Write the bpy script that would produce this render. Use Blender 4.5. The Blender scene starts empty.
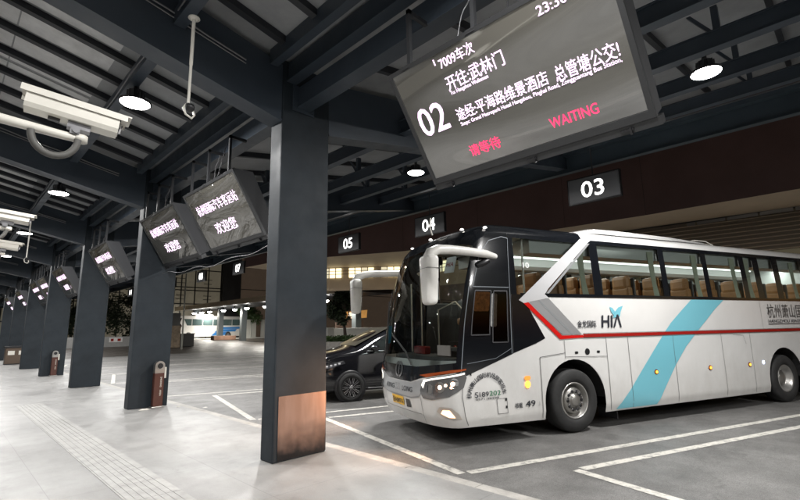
import bpy, bmesh, math, random
from mathutils import Vector, Matrix
from mathutils.geometry import tessellate_polygon
random.seed(7)
S = bpy.context.scene
COL = S.collection
R = math.radians

# ------------------------------------------------------------------ materials
MATS = {}
def mat(name, col, rough=.5, metal=0, spec=.5, coat=0, noise=0, nscale=3, bump=0, bscale=30, emit=None, estr=0, rnoise=0):
    if name in MATS: return MATS[name]
    m = bpy.data.materials.new(name); m.use_nodes = True
    nt = m.node_tree; N = nt.nodes; L = nt.links
    b = N['Principled BSDF']
    b.inputs['Base Color'].default_value = (*col, 1)
    b.inputs['Roughness'].default_value = rough
    b.inputs['Metallic'].default_value = metal
    b.inputs['Specular IOR Level'].default_value = spec
    b.inputs['Coat Weight'].default_value = coat
    b.inputs['Coat Roughness'].default_value = .06
    if emit:
        b.inputs['Emission Color'].default_value = (*emit, 1)
        b.inputs['Emission Strength'].default_value = estr
    if noise or bump or rnoise:
        tc = N.new('ShaderNodeTexCoord')
    if noise:
        n = N.new('ShaderNodeTexNoise'); n.inputs['Scale'].default_value = nscale; n.inputs['Detail'].default_value = 8
        n.inputs['Roughness'].default_value = .65
        L.new(tc.outputs['Object'], n.inputs['Vector'])
        r = N.new('ShaderNodeMapRange'); r.inputs['From Min'].default_value = .3; r.inputs['From Max'].default_value = .7
        r.inputs['To Min'].default_value = 1-noise; r.inputs['To Max'].default_value = 1+noise
        L.new(n.outputs['Fac'], r.inputs['Value'])
        mx = N.new('ShaderNodeVectorMath'); mx.operation = 'SCALE'
        mx.inputs[0].default_value = col; L.new(r.outputs[0], mx.inputs['Scale'])
        L.new(mx.outputs[0], b.inputs['Base Color'])
    if rnoise:
        n = N.new('ShaderNodeTexNoise'); n.inputs['Scale'].default_value = nscale*1.7; n.inputs['Detail'].default_value = 6
        L.new(tc.outputs['Object'], n.inputs['Vector'])
        r = N.new('ShaderNodeMapRange'); r.inputs['From Min'].default_value = .3; r.inputs['From Max'].default_value = .7
        r.inputs['To Min'].default_value = max(.02, rough-rnoise); r.inputs['To Max'].default_value = rough+rnoise
        L.new(n.outputs['Fac'], r.inputs['Value']); L.new(r.outputs[0], b.inputs['Roughness'])
    if bump:
        n2 = N.new('ShaderNodeTexNoise'); n2.inputs['Scale'].default_value = bscale; n2.inputs['Detail'].default_value = 5
        L.new(tc.outputs['Object'], n2.inputs['Vector'])
        bp = N.new('ShaderNodeBump'); bp.inputs['Strength'].default_value = bump; bp.inputs['Distance'].default_value = .02
        L.new(n2.outputs['Fac'], bp.inputs['Height']); L.new(bp.outputs[0], b.inputs['Normal'])
    MATS[name] = m
    return m
def emis(name, col, s):
    if name in MATS: return MATS[name]
    m = bpy.data.materials.new(name); m.use_nodes = True; nt = m.node_tree
    nt.nodes.clear(); o = nt.nodes.new('ShaderNodeOutputMaterial'); e = nt.nodes.new('ShaderNodeEmission')
    e.inputs[0].default_value = (*col, 1); e.inputs[1].default_value = s
    nt.links.new(e.outputs[0], o.inputs[0]); MATS[name] = m
    return m
def glass(name, tint, refl=.06, rough=.02):
    m = bpy.data.materials.new(name); m.use_nodes = True; nt = m.node_tree; N = nt.nodes
    N.clear(); o = N.new('ShaderNodeOutputMaterial'); t = N.new('ShaderNodeBsdfTransparent'); g = N.new('ShaderNodeBsdfGlossy')
    t.inputs[0].default_value = (*tint, 1); g.inputs['Roughness'].default_value = rough
    f = N.new('ShaderNodeFresnel'); f.inputs[0].default_value = 1.45
    mx = N.new('ShaderNodeMixShader'); nt.links.new(f.outputs[0], mx.inputs[0])
    nt.links.new(t.outputs[0], mx.inputs[1]); nt.links.new(g.outputs[0], mx.inputs[2]); nt.links.new(mx.outputs[0], o.inputs[0])
    MATS[name] = m
    return m

STEEL = mat('navy_steel', (.040, .052, .068), .42, noise=.12, nscale=2, rnoise=.08, bump=.05, bscale=9)
COLM = mat('column_paint', (.018, .024, .030), .60, spec=.28, noise=.3, nscale=1.6, rnoise=.08, bump=.06, bscale=7)
DECK = mat('deck_sheet', (.30, .31, .32), .45, noise=.18, nscale=1.5)
PALE = mat('skylight_sheet', (.62, .625, .63), .4, noise=.18, nscale=3)  # paler sheet tone for the panels just below the deck
BLACK = mat('black_plastic', (.012, .012, .014), .4)
DGREY = mat('dark_grey_metal', (.06, .06, .065), .45, metal=.3, noise=.1)
MGREY = mat('grey_metal', (.22, .22, .23), .4, metal=.6)
CREAM = mat('cream_enamel', (.66, .64, .58), .35, noise=.05, nscale=8)
WHITEP = mat('white_coat', (.72, .71, .69), .25, coat=.5, noise=.05, nscale=.9, rnoise=.05)
CHROME = mat('chrome', (.7, .7, .72), .15, metal=1)
TYRE = mat('tyre_rubber', (.018, .018, .018), .75, noise=.3, nscale=10)
GLOWW = emis('lamp_glow', (1, .97, .95), 30)
TXTW = emis('led_white_text', (1.0, .74, 1.0), 1.9)
TXTR = emis('led_red_text', (1.0, .05, .14), 1.8)
SIGNW = emis('sign_white', (1.0, .98, .95), 3)

# ------------------------------------------------------------------ mesh helpers
class MB:
    def __init__(s): s.v = []; s.f = []; s.sm = []
    def add(s, vs, fs, smooth=False):
        o = len(s.v); s.v += [tuple(v) for v in vs]; s.f += [tuple(i+o for i in f) for f in fs]; s.sm += [smooth]*len(fs)
        return s
    def box(s, x0, x1, y0, y1, z0, z1, M=None, bev=0):
        if bev:
            bm = bmesh.new(); bmesh.ops.create_cube(bm, size=1)
            for v in bm.verts: v.co = Vector(((x0+x1)/2+v.co.x*(x1-x0), (y0+y1)/2+v.co.y*(y1-y0), (z0+z1)/2+v.co.z*(z1-z0)))
            bmesh.ops.bevel(bm, geom=bm.edges[:], offset=bev, segments=2, affect='EDGES', profile=.6)
            bm.verts.index_update()
            vs = [v.co.copy() for v in bm.verts]; fs = [[v.index for v in f.verts] for f in bm.faces]; bm.free()
        else:
            vs = [Vector(p) for p in ((x0,y0,z0),(x1,y0,z0),(x1,y1,z0),(x0,y1,z0),(x0,y0,z1),(x1,y0,z1),(x1,y1,z1),(x0,y1,z1))]
            fs = [(0,3,2,1),(4,5,6,7),(0,1,5,4),(1,2,6,5),(2,3,7,6),(3,0,4,7)]
        if M: vs = [M @ v for v in vs]
        return s.add(vs, fs)
    def hexa(s, pts):   # 8 explicit corners, ordered like box
        return s.add(pts, [(0,3,2,1),(4,5,6,7),(0,1,5,4),(1,2,6,5),(2,3,7,6),(3,0,4,7)])
    def tube(s, pts, r, n=10, smooth=True, cap=True):
        pts = [Vector(p) for p in pts]; rs = r if isinstance(r, (list, tuple)) else [r]*len(pts)
        vs = []; fs = []
        up = None
        for i, p in enumerate(pts):
            d = (pts[min(i+1, len(pts)-1)]-pts[max(i-1, 0)]).normalized()
            if up is None: up = d.orthogonal().normalized()
            a = (up - d*up.dot(d)).normalized(); up = a; b = d.cross(a)
            for k in range(n):
                t = 2*math.pi*k/n; vs.append(p+(a*math.cos(t)+b*math.sin(t))*rs[i])
        for i in range(len(pts)-1):
            for k in range(n):
                fs.append((i*n+k, i*n+(k+1) % n, (i+1)*n+(k+1) % n, (i+1)*n+k))
        s.add(vs, fs, smooth)
        if cap:
            s.add(vs[:n], [tuple(range(n))[::-1]]); s.add(vs[-n:], [tuple(range(n))])
        return s
    def lathe(s, prof, M=None, n=32, smooth=True):   # prof (r,z)
        vs = []; fs = []
        for r, z in prof:
            for k in range(n):
                t = 2*math.pi*k/n; vs.append(Vector((r*math.cos(t), r*math.sin(t), z)))
        for i in range(len(prof)-1):
            for k in range(n): fs.append((i*n+k, i*n+(k+1) % n, (i+1)*n+(k+1) % n, (i+1)*n+k))
        if M: vs = [M @ v for v in vs]
        return s.add(vs, fs, smooth)
    def prism(s, poly, h0, h1, M=None):    # poly in xy, extruded z
        n = len(poly)
        vs = [Vector((x, y, h0)) for x, y in poly]+[Vector((x, y, h1)) for x, y in poly]
        tr = tessellate_polygon([[Vector((x, y, 0)) for x, y in poly]])
        fs = [tuple(t)[::-1] for t in tr]+[tuple(i+n for i in t) for t in tr]+[(i, (i+1) % n, (i+1) % n+n, i+n) for i in range(n)]
        if M: vs = [M @ v for v in vs]
        return s.add(vs, fs)
    def build(s, name, m, parent=None, loc=None, fix=True):
        me = bpy.data.meshes.new(name); me.from_pydata(s.v, [], s.f); 
        me.polygons.foreach_set('use_smooth', s.sm)
        if fix:
            bm = bmesh.new(); bm.from_mesh(me); bmesh.ops.recalc_face_normals(bm, faces=bm.faces[:]); bm.to_mesh(me); bm.free()
        me.materials.append(m); me.update()
        o = bpy.data.objects.new(name, me); COL.objects.link(o)
        if parent: o.parent = parent
        if loc: o.location = loc
        return o
def tag(o, label=None, cat=None, group=None, kind=None):
    if label: o['label'] = label
    if cat: o['category'] = cat
    if group: o['group'] = group
    if kind: o['kind'] = kind
    return o
def thing(name, loc, label, cat, group=None, rz=0):
    o = bpy.data.objects.new(name, None); o.empty_display_size = .2; COL.objects.link(o)
    o.location = loc; o.rotation_euler = (0, 0, rz)
    return tag(o, label, cat, group)
def copy_tree(o, parent=None):
    c = o.copy(); COL.objects.link(c)
    if parent: c.parent = parent
    for ch in list(o.children): copy_tree(ch, c)
    return c
_txt = {}
def text_mesh(body, size=1, bold=0, align='LEFT', sx=1):
    k = (body, size, bold, align)
    cu = bpy.data.curves.new('t', 'FONT'); cu.body = body; cu.size = size;  cu.align_x = align
    cu.resolution_u = 3
    o = bpy.data.objects.new('t', cu); COL.objects.link(o)
    bpy.context.view_layer.update()
    me = bpy.data.meshes.new_from_object(o.evaluated_get(bpy.context.evaluated_depsgraph_get()))
    vs = [v.co.copy() for v in me.vertices]; fs = [tuple(p.vertices) for p in me.polygons]
    bpy.data.objects.remove(o); bpy.data.curves.remove(cu); bpy.data.meshes.remove(me)
    if bold:      # heavier strokes: slightly shifted copies, each a hair above the last
        base, fb_ = list(vs), list(fs); b_ = bold*size*.8; n0 = len(base)
        for i, (dx, dy) in enumerate(((b_, 0), (-b_, 0), (0, b_*.7), (0, -b_*.7))):
            vs += [Vector((v.x+dx, v.y+dy, .0003*(i+1))) for v in base]; fs += [tuple(q+n0*(i+1) for q in f_) for f_ in fb_]
    return vs, fs
def text_obj(name, body, size, m, parent, M, bold=0, width=None, align='LEFT', depth=0):
    vs, fs = text_mesh(body, size, bold, align)
    if width:
        w = max(v.x for v in vs)-min(v.x for v in vs); k = width/w
        for v in vs: v.x *= k
    mb = MB(); mb.add([M @ v for v in vs], fs)
    return mb.build(name, m, parent, fix=False)

# ------------------------------------------------------------------ camera
f, yaw, pitch, roll = 452.8, .7915, .1741, -.0177
cd = bpy.data.cameras.new('camera'); cam = bpy.data.objects.new('camera', cd); COL.objects.link(cam); S.camera = cam
cd.sensor_width = 36; cd.lens = 36*f/800; cd.clip_end = 2000; cd.clip_start = .05
F = Vector((math.sin(yaw)*math.cos(pitch), math.cos(yaw)*math.cos(pitch), math.sin(pitch)))
Rt = Vector((math.cos(yaw), -math.sin(yaw), 0)); U = Rt.cross(F)
R2 = Rt*math.cos(roll)+U*math.sin(roll); U2 = -Rt*math.sin(roll)+U*math.cos(roll)
mw = Matrix((R2, U2, -F)).transposed().to_4x4(); mw.translation = (0, 0, 1.6); cam.matrix_world = mw

# ------------------------------------------------------------------ ground
def ground_mat(name, base, dark, kind):
    m = bpy.data.materials.new(name); m.use_nodes = True; nt = m.node_tree; N = nt.nodes; L = nt.links; b = N['Principled BSDF']
    tc = N.new('ShaderNodeTexCoord'); mp = N.new('ShaderNodeMapping'); L.new(tc.outputs['Object'], mp.inputs[0])
    def noise(sc, det=8, ro=.6, sx=1, sy=1):
        mm = N.new('ShaderNodeMapping'); mm.inputs['Scale'].default_value = (sx, sy, 1); L.new(tc.outputs['Object'], mm.inputs[0])
        n = N.new('ShaderNodeTexNoise'); n.inputs['Scale'].default_value = sc; n.inputs['Detail'].default_value = det; n.inputs['Roughness'].default_value = ro
        L.new(mm.outputs[0], n.inputs['Vector']); return n
    def ramp(src, a, b_, c0, c1):
        r = N.new('ShaderNodeMapRange'); r.inputs['From Min'].default_value = a; r.inputs['From Max'].default_value = b_
        r.inputs['To Min'].default_value = c0; r.inputs['To Max'].default_value = c1; L.new(src, r.inputs['Value']); return r.outputs[0]
    def mul(a, b_):
        x = N.new('ShaderNodeMath'); x.operation = 'MULTIPLY'; L.new(a, x.inputs[0]); L.new(b_, x.inputs[1]); return x.outputs[0]
    big = ramp(noise(.45).outputs['Fac'], .35, .65, .80, 1.1)
    if kind == 'walk':
        med = ramp(noise(1.6, 10, .7, 1, .45).outputs['Fac'], .38, .62, .84, 1.06)
        fine = ramp(noise(60, 4).outputs['Fac'], .3, .7, .92, 1.06)
        st = ramp(noise(3.5, 12, .75, 1, .6).outputs['Fac'], .56, .70, 1, .66)
        br = N.new('ShaderNodeTexBrick'); br.inputs['Scale'].default_value = 1; br.offset = 0
        br.inputs['Color1'].default_value = (1, 1, 1, 1); br.inputs['Color2'].default_value = (.93, .93, .93, 1); br.inputs['Mortar'].default_value = (.55, .55, .55, 1)
        br.inputs['Mortar Size'].default_value = .004; br.inputs['Mortar Smooth'].default_value = .3
        br.inputs['Brick Width'].default_value = 1.55; br.inputs['Row Height'].default_value = 1.55
        mp.inputs['Location'].default_value = (.58, .35, 0); L.new(mp.outputs[0], br.inputs['Vector'])
        sp = N.new('ShaderNodeSeparateColor'); L.new(br.outputs['Color'], sp.inputs[0])
        v = mul(mul(mul(big, med), mul(fine, st)), sp.outputs[0])
        rough = (.32, .55)
    else:
        med = ramp(noise(2.2, 10, .7).outputs['Fac'], .35, .65, .78, 1.2)
        fine = ramp(noise(130, 2).outputs['Fac'], .3, .7, .5, 1.55)
        st = ramp(noise(1.1, 8, .6).outputs['Fac'], .62, .72, 1, .6)
        st2 = ramp(noise(.6, 10, .72, .5, 1.6).outputs['Fac'], .54, .70, 1, .72)
        vo = N.new('ShaderNodeTexVoronoi'); vo.feature = 'DISTANCE_TO_EDGE'; vo.inputs['Scale'].default_value = .28
        wn = noise(1.4, 6, .6); wm = N.new('ShaderNodeVectorMath'); wm.operation = 'MULTIPLY_ADD'; wm.inputs[1].default_value = (1.6, 1.6, 0); L.new(wn.outputs['Color'], wm.inputs[0]); L.new(tc.outputs['Object'], wm.inputs[2]); L.new(wm.outputs[0], vo.inputs['Vector'])
        cr = ramp(vo.outputs['Distance'], .0, .006, .72, 1)
        v = mul(mul(mul(big, med), mul(fine, st)), mul(st2, cr))
        rough = (.42, .62)
    mx = N.new('ShaderNodeMix'); mx.data_type = 'RGBA'; 
    mx.inputs[6].default_value = (*dark, 1); mx.inputs[7].default_value = (*base, 1); L.new(v, mx.inputs[0]); mx.clamp_factor = False
    L.new(mx.outputs[2], b.inputs['Base Color'])
    L.new(ramp(noise(1.3, 8).outputs['Fac'], .35, .65, *rough), b.inputs['Roughness'])
    bp = N.new('ShaderNodeBump'); bp.inputs['Strength'].default_value = .25 if kind == 'walk' else .5; bp.inputs['Distance'].default_value = .01
    L.new(noise(90 if kind == 'walk' else 160, 3).outputs['Fac'], bp.inputs['Height']); L.new(bp.outputs[0], b.inputs['Normal'])
    return m
ASPH = ground_mat('asphalt', (.145, .142, .137), (0, 0, 0), 'a')
WALK = ground_mat('walkway_concrete', (.265, .263, .256), (.05, .048, .045), 'walk')
def line_mat():
    m = bpy.data.materials.new('road_paint'); m.use_nodes = True; nt = m.node_tree; N = nt.nodes; L = nt.links; b = N['Principled BSDF']
    tc = N.new('ShaderNodeTexCoord'); n = N.new('ShaderNodeTexNoise'); n.inputs['Scale'].default_value = 9; n.inputs['Detail'].default_value = 10; n.inputs['Roughness'].default_value = .75
    L.new(tc.outputs['Object'], n.inputs['Vector'])
    r = N.new('ShaderNodeValToRGB'); r.color_ramp.elements[0].position = .33; r.color_ramp.elements[0].color = (.15, .145, .14, 1)
    r.color_ramp.elements[1].position = .52; r.color_ramp.elements[1].color = (.56, .54, .49, 1)
    L.new(n.outputs['Fac'], r.inputs[0]); L.new(r.outputs[0], b.inputs['Base Color']); b.inputs['Roughness'].default_value = .6
    return m
PAINT = line_mat()

ZR = -.12
g = MB(); g.add([(-60, -60, ZR), (160, -60, ZR), (160, 42, ZR), (-60, 42, ZR), (-60, 62, .72), (160, 62, .72), (160, 300, .72), (-60, 300, .72)], [(0,1,2,3), (4,5,6,7)])
DARKA = ground_mat('dark_asphalt', (.040, .034, .028), (0, 0, 0), 'a')
fr0 = MB(); fr0.add([(-60, 42, ZR), (160, 42, ZR), (160, 62, .72), (-60, 62, .72)], [(0,1,2,3)])
tag(fr0.build('far_road', DARKA), kind='structure', label='dark brown road strip beyond the bays')
tag(g.build('parking_lot', ASPH), kind='structure', label='grey asphalt bus lot with painted bays')
w = MB(); w.box(-14, 4.04, -14, 80, -.3, 0)
tag(w.build('walkway', WALK), kind='structure', label='pale concrete walkway under the canopy')
KERB = mat('kerb_stone', (.34, .325, .30), .6, noise=.25, nscale=5, bump=.3, bscale=60)
k = MB()
y = -14.
while y < 80:
    k.box(4.045, 4.2, y, y+.99, -.3, -.004, bev=.008); y += 1.0
tag(k.build('kerb', KERB), kind='structure', label='kerb stones along the walkway edge')
# tactile strip: ribbed tiles along the walkway
t = MB(); y = -2.
TAC = mat('tactile_tile', (.30, .296, .285), .5, noise=.2, nscale=6)
while y < 13.6:
    t.box(1.47, 1.965, y, y+.596, -.01, .004)
    for i in range(7): t.box(1.49+i*.066, 1.53+i*.066, y+.002, y+.594, .003, .0075)
    y += .6
tag(t.build('tactile_paving', TAC), kind='structure', label='ribbed tactile strip set along the walkway')

bd = Vector((.936, -.352, 0)); bn = Vector((.352, .936, 0))
pl = MB()
def stripe(a, b, w=.125):
    a = Vector((*a, 0)); b = Vector((*b, 0)); d = (b-a).normalized(); n = Vector((-d.y, d.x, 0))*w/2
    L_ = (b-a).length; m_ = max(1, int(L_/2))
    z = ZR+.004
    pl.add([(p.x, p.y, z) for p in (a-n, b-n, b+n, a+n)], [(0,1,2,3)])
for kk in range(-3, 7):
    A = (4.63, 3.60+5.17*kk); B = (5.66, 7.82+5.17*kk)
    sl_ = -.352 if kk < 1 else -.30
    stripe(A, B)
    for P in (A, B):
        q = (P[0]+.10*bd.x, P[1]+.1*bd.y)
        stripe(q, (q[0]+12.3*.94, q[1]+12.3*sl_))
tag(pl.build('bay_lines', PAINT, fix=False), kind='structure', label='worn white bay lines on the asphalt')
# second set of bay lines, far side
pl = MB()
for kk in range(9):
    y0 = 4+kk*5.2
    stripe((24, y0+12), (20.5, y0+13.6)) if kk % 1 == 0 else None
tag(pl.build('far_bay_lines', PAINT, fix=False), kind='structure', label='short white lines far across the lot')
# pale plaza slab far away
p = MB(); p.box(14, 60, 63, 130, .3, .80)
tag(p.build('far_plaza', mat('pale_paving', (.5, .49, .46), .6, noise=.15, nscale=.3)), kind='structure', label='pale paved area in front of the distant coach')

hall = MB(); hall.box(-10.4, -10, -14, 80, 0, 6.5)
tag(hall.build('hall_wall', mat('hall_wall', (.35, .34, .31), .6)), kind='structure', label='pale wall of the waiting hall along the walkway')  # out of view, added so the tilted screens have something to reflect
# ------------------------------------------------------------------ canopy
SL, SR_ = .2138, .185
def zs(x): return 4.50+(3.07-x)*SL if x < 3.07 else (4.50 if x < 3.87 else 4.52+(x-3.87)*SR_)
Y0, D = 5.302, 6.052
NB = 11
XL, XR = -6.0, 12.3
roof = thing('canopy_roof', (3.47, 0, 5.4), 'dark steel butterfly canopy roof carried by the row of columns, grey deck between black beams', 'canopy')
roofM = Matrix.Translation((-3.47, 0, -5.4))
def rb(mb, name, m):
    mb.v = [tuple(roofM @ Vector(v)) for v in mb.v]
    return mb.build(name, m, roof)
for i in range(-2, NB):
    b = MB(); y0 = Y0+i*D; y1 = y0+.30
    for xa, xb in ((XL, 3.065), (3.875, XR)):
        za, zb = zs(xa), zs(xb)
        # I-section look: bottom flange, web box, top flange
        b.hexa([(xa,y0,za),(xb,y0,zb),(xb,y1,zb),(xa,y1,za),(xa,y0,za+.03),(xb,y0,zb+.03),(xb,y1,zb+.03),(xa,y1,za+.03)])
        b.hexa([(xa,y0+.012,za+.03),(xb,y0+.012,zb+.03),(xb,y1-.012,zb+.03),(xa,y1-.012,za+.03),(xa,y0+.012,za+.86),(xb,y0+.012,zb+.86),(xb,y1-.012,zb+.86),(xa,y1-.012,za+.86)])
    rb(b, 'cross_beam', STEEL)
YA, YB = Y0-2*D, Y0+(NB-1)*D+.3
def longbeam(x0, x1, z0, z1, name='long_beam', m=STEEL):
    b = MB(); ww = x1-x0
    b.box(x0, x1, YA, YB, z0, z0+.02); b.box(x0+ww*.15, x1-ww*.15, YA, YB, z0+.02, z1-.02); b.box(x0, x1, YA, YB, z1-.02, z1)
    return rb(b, name, m)
for i in range(-2, NB-1):    # beams beside the columns run bay by bay between columns
    ya = Y0+i*D+.3; yb = Y0+(i+1)*D
    b = MB(); b.box(3.30, 3.52, ya+.002, yb-.002, 4.78, 4.80); b.box(3.325, 3.495, ya+.002, yb-.002, 4.80, 5.10); rb(b, 'long_beam', STEEL)
    b = MB(); b.box(3.12, 3.28, ya+.002, yb-.002, 5.12, 5.14); b.box(3.15, 3.27, ya+.002, yb-.002, 5.14, 5.42); rb(b, 'long_beam', STEEL)
for x in (1.58, -.2, -2.0, -3.8, -5.6):
    ya = YA
    for i in range(-2, NB-1):
        ya = Y0+i*D+.3; yb = Y0+(i+1)*D; z = zs(x)+.42
        b = MB(); b.box(x, x+.14, ya+.002, yb-.002, z, z+.2); rb(b, 'purlin', STEEL)
for i in range(-2, NB-1):
    ya = Y0+i*D+.3; yb = Y0+(i+1)*D; z = zs(2.9)+.74
    b = MB(); b.box(2.852, 2.97, ya+.002, yb-.002, z, z+.22); rb(b, 'edge_purlin', STEEL)
for x in (5.4, 7.05, 8.75, 10.45):
    for i in range(-2, NB-1):
        ya = Y0+i*D+.3; yb = Y0+(i+1)*D; z = zs(x)+.22
        b = MB(); b.box(x, x+.16, ya+.002, yb-.002, z, z+.018); b.box(x+.03, x+.13, ya+.002, yb-.002, z+.018, z+.24); b.box(x, x+.16, ya+.002, yb-.002, z+.24, z+.258)
        for q in (.22, .5, .78):
            yy = ya+(yb-ya)*q; b.box(x+.03, x+.13, yy-.04, yy+.04, z+.258, z+.62)
            b.hexa([(x+.05,yy+.04,z+.26),(x+.11,yy+.04,z+.26),(x+.11,yy+.09,z+.26),(x+.05,yy+.09,z+.26),(x+.05,yy+.28,z+.62),(x+.11,yy+.28,z+.62),(x+.11,yy+.33,z+.62),(x+.05,yy+.33,z+.62)])
        rb(b, 'long_beam', STEEL)
for i in range(-1, NB-1):
    y0 = Y0+i*D
    cb = MB(); cb.tube([(x, y0-.02, zs(x)+.55+.012*math.sin(x*5)) for x in [-5.5+.5*q for q in range(17)]], .012, 6)
    cb.tube([(x, y0-.018, zs(x)+.50) for x in [-5.5+.5*q for q in range(17)]], .009, 6); rb(cb, 'conduit', MGREY)
    cb = MB(); yy = [y0+.32+q*.29 for q in range(20)]; cb.tube([(1.555, y, zs(1.58)+.46+.02*math.sin(y*3)) for y in yy], .010, 6); rb(cb, 'conduit', MGREY)
    for ys, sg in ((y0-.001, -1), (y0+.301, 1)):
        b = MB(); b.box(3.23, 3.59, min(ys, ys+sg*.014), max(ys, ys+sg*.014), 4.72, 5.11)
        for bx in (3.26, 3.56):
            for bz in (4.76, 4.88, 5.0): b.lathe([(0, .014), (.014, .014), (.014, 0)], Matrix.Translation((bx, ys+sg*.014, bz)) @ Matrix.Rotation(R(90)*(1 if sg < 0 else -1), 4, 'X'), n=6, smooth=False)
        rb(b, 'end_plate', STEEL)
# edge beam at the bus side
e = MB(); z = 5.92
e.box(12.3, 12.34, YA, YB, z, z+.62); e.box(12.16, 12.3, YA, YB, z, z+.02); e.box(12.1, 12.3, YA, YB, z+.50, z+.62); rb(e, 'edge_beam', mat('edge_steel', (.045, .062, .078), .4, noise=.15, nscale=1.5))
e = MB(); e.box(12.07, 12.095, YA, YB, z+.60, z+.625); rb(e, 'edge_trim', MGREY)
# deck : left + right sheets, dark ribs, paler sheets
e = MB()
for xa, xb in ((XL, 3.07), (3.87, XR)):
    e.hexa([(xa,YA,zs(xa)+.96),(xb,YA,zs(xb)+.96),(xb,YB,zs(xb)+.96),(xa,YB,zs(xa)+.96),(xa,YA,zs(xa)+1.0),(xb,YA,zs(xb)+1.0),(xb,YB,zs(xb)+1.0),(xa,YB,zs(xa)+1.0)])
e.box(3.07, 3.87, YA, YB, 5.46, 5.5)
rb(e, 'deck', DECK)
nr = 8; 
ribs = MB(); sky = MB(); lowr = MB()
for i in range(-2, NB-1):
    for j in range(nr):
        y = Y0+i*D+.3+(D-.3)*(j+.5)/nr
        for xa, xb in ((XL, 2.85),):
            ribs.hexa([(xa,y-.05,zs(xa)+.86),(xb,y-.05,zs(xb)+.86),(xb,y+.05,zs(xb)+.86),(xa,y+.05,zs(xa)+.86),(xa,y-.05,zs(xa)+.955),(xb,y-.05,zs(xb)+.955),(xb,y+.05,zs(xb)+.955),(xa,y+.05,zs(xa)+.955)])
        lo = y+.12; hi = y+(D-.3)/nr-.12
        if j < nr-1:
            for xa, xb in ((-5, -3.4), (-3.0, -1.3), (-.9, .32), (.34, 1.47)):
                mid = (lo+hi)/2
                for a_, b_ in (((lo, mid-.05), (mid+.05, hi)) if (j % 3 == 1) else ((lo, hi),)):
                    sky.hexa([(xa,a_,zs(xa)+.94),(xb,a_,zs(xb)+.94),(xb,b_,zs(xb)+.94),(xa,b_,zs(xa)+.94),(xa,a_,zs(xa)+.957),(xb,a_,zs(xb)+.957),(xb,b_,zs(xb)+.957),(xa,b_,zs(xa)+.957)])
    for j in range(4):
        y = Y0+i*D+.3+(D-.3)*(j+.5)/4; xa, xb = 3.95, 12.1
        ribs.hexa([(xa,y-.04,zs(xa)+.84),(xb,y-.04,zs(xb)+.84),(xb,y+.04,zs(xb)+.84),(xa,y+.04,zs(xa)+.84),(xa,y-.04,zs(xa)+.955),(xb,y-.04,zs(xb)+.955),(xb,y+.04,zs(xb)+.955),(xa,y+.04,zs(xa)+.955)])
rb(ribs, 'deck_ribs', mat('rib_steel', (.018, .02, .025), .5)); rb(sky, 'skylight_panels', PALE)

# ------------------------------------------------------------------ columns
labs = ['nearest square steel column, with a copper coloured scuffed plate wrapped round its foot',
 'second steel column along the walkway, with the nearer brown cigarette bin at its foot',
 'third steel column, bare, between the two columns that have brown cigarette bins',
 'fourth steel column along the walkway, with the farther brown cigarette bin at its foot',
 'fifth steel column, bare, just beyond the column with the farther cigarette bin',
 'sixth steel column along the walkway, with a square brown litter box at its foot',
 'seventh steel column, cut by the left edge of the photo']
for i in range(9):
    if i > 6: break
    x0, y0 = 3.07, Y0+i*D
    c = thing('column', (x0+.4, y0+.15, 0), labs[i], 'column', 'canopy columns along the walkway')
    b = MB(); b.box(-.4, .4, -.15, .15, 0, 5.44, bev=.02); b.build('shaft', COLM, c)
    if i == 0:
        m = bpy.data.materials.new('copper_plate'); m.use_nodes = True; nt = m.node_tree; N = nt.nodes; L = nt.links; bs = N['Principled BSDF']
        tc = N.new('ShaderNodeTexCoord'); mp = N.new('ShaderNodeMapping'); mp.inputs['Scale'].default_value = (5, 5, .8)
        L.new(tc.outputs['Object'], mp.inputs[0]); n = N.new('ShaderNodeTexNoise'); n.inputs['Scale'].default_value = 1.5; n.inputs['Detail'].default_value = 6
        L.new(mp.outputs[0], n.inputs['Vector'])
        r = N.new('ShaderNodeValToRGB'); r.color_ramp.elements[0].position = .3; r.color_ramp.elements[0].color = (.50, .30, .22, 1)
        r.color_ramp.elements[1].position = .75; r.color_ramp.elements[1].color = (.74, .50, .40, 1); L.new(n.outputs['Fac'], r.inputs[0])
        # copper headlight reflection painted in, fading to dark at a ragged lower edge
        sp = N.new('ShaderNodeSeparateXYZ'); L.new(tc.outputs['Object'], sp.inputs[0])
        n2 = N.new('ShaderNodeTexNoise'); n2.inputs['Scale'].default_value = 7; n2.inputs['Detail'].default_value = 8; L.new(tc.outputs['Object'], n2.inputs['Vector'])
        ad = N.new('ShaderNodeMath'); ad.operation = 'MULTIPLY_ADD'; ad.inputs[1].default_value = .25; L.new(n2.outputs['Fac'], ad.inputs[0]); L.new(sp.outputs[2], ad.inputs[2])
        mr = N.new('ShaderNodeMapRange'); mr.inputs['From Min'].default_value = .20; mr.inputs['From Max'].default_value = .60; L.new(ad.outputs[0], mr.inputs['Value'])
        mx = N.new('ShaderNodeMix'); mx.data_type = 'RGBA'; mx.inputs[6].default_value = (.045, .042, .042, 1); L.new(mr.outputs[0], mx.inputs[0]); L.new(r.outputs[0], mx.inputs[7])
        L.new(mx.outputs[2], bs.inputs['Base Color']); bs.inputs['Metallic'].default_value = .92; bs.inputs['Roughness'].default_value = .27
        b = MB(); b.box(-.335, .385, -.156, -.1505, .02, .79); b.box(.4005, .406, -.14, .14, .02, .79); b.build('copper_plate', m, c)

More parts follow.
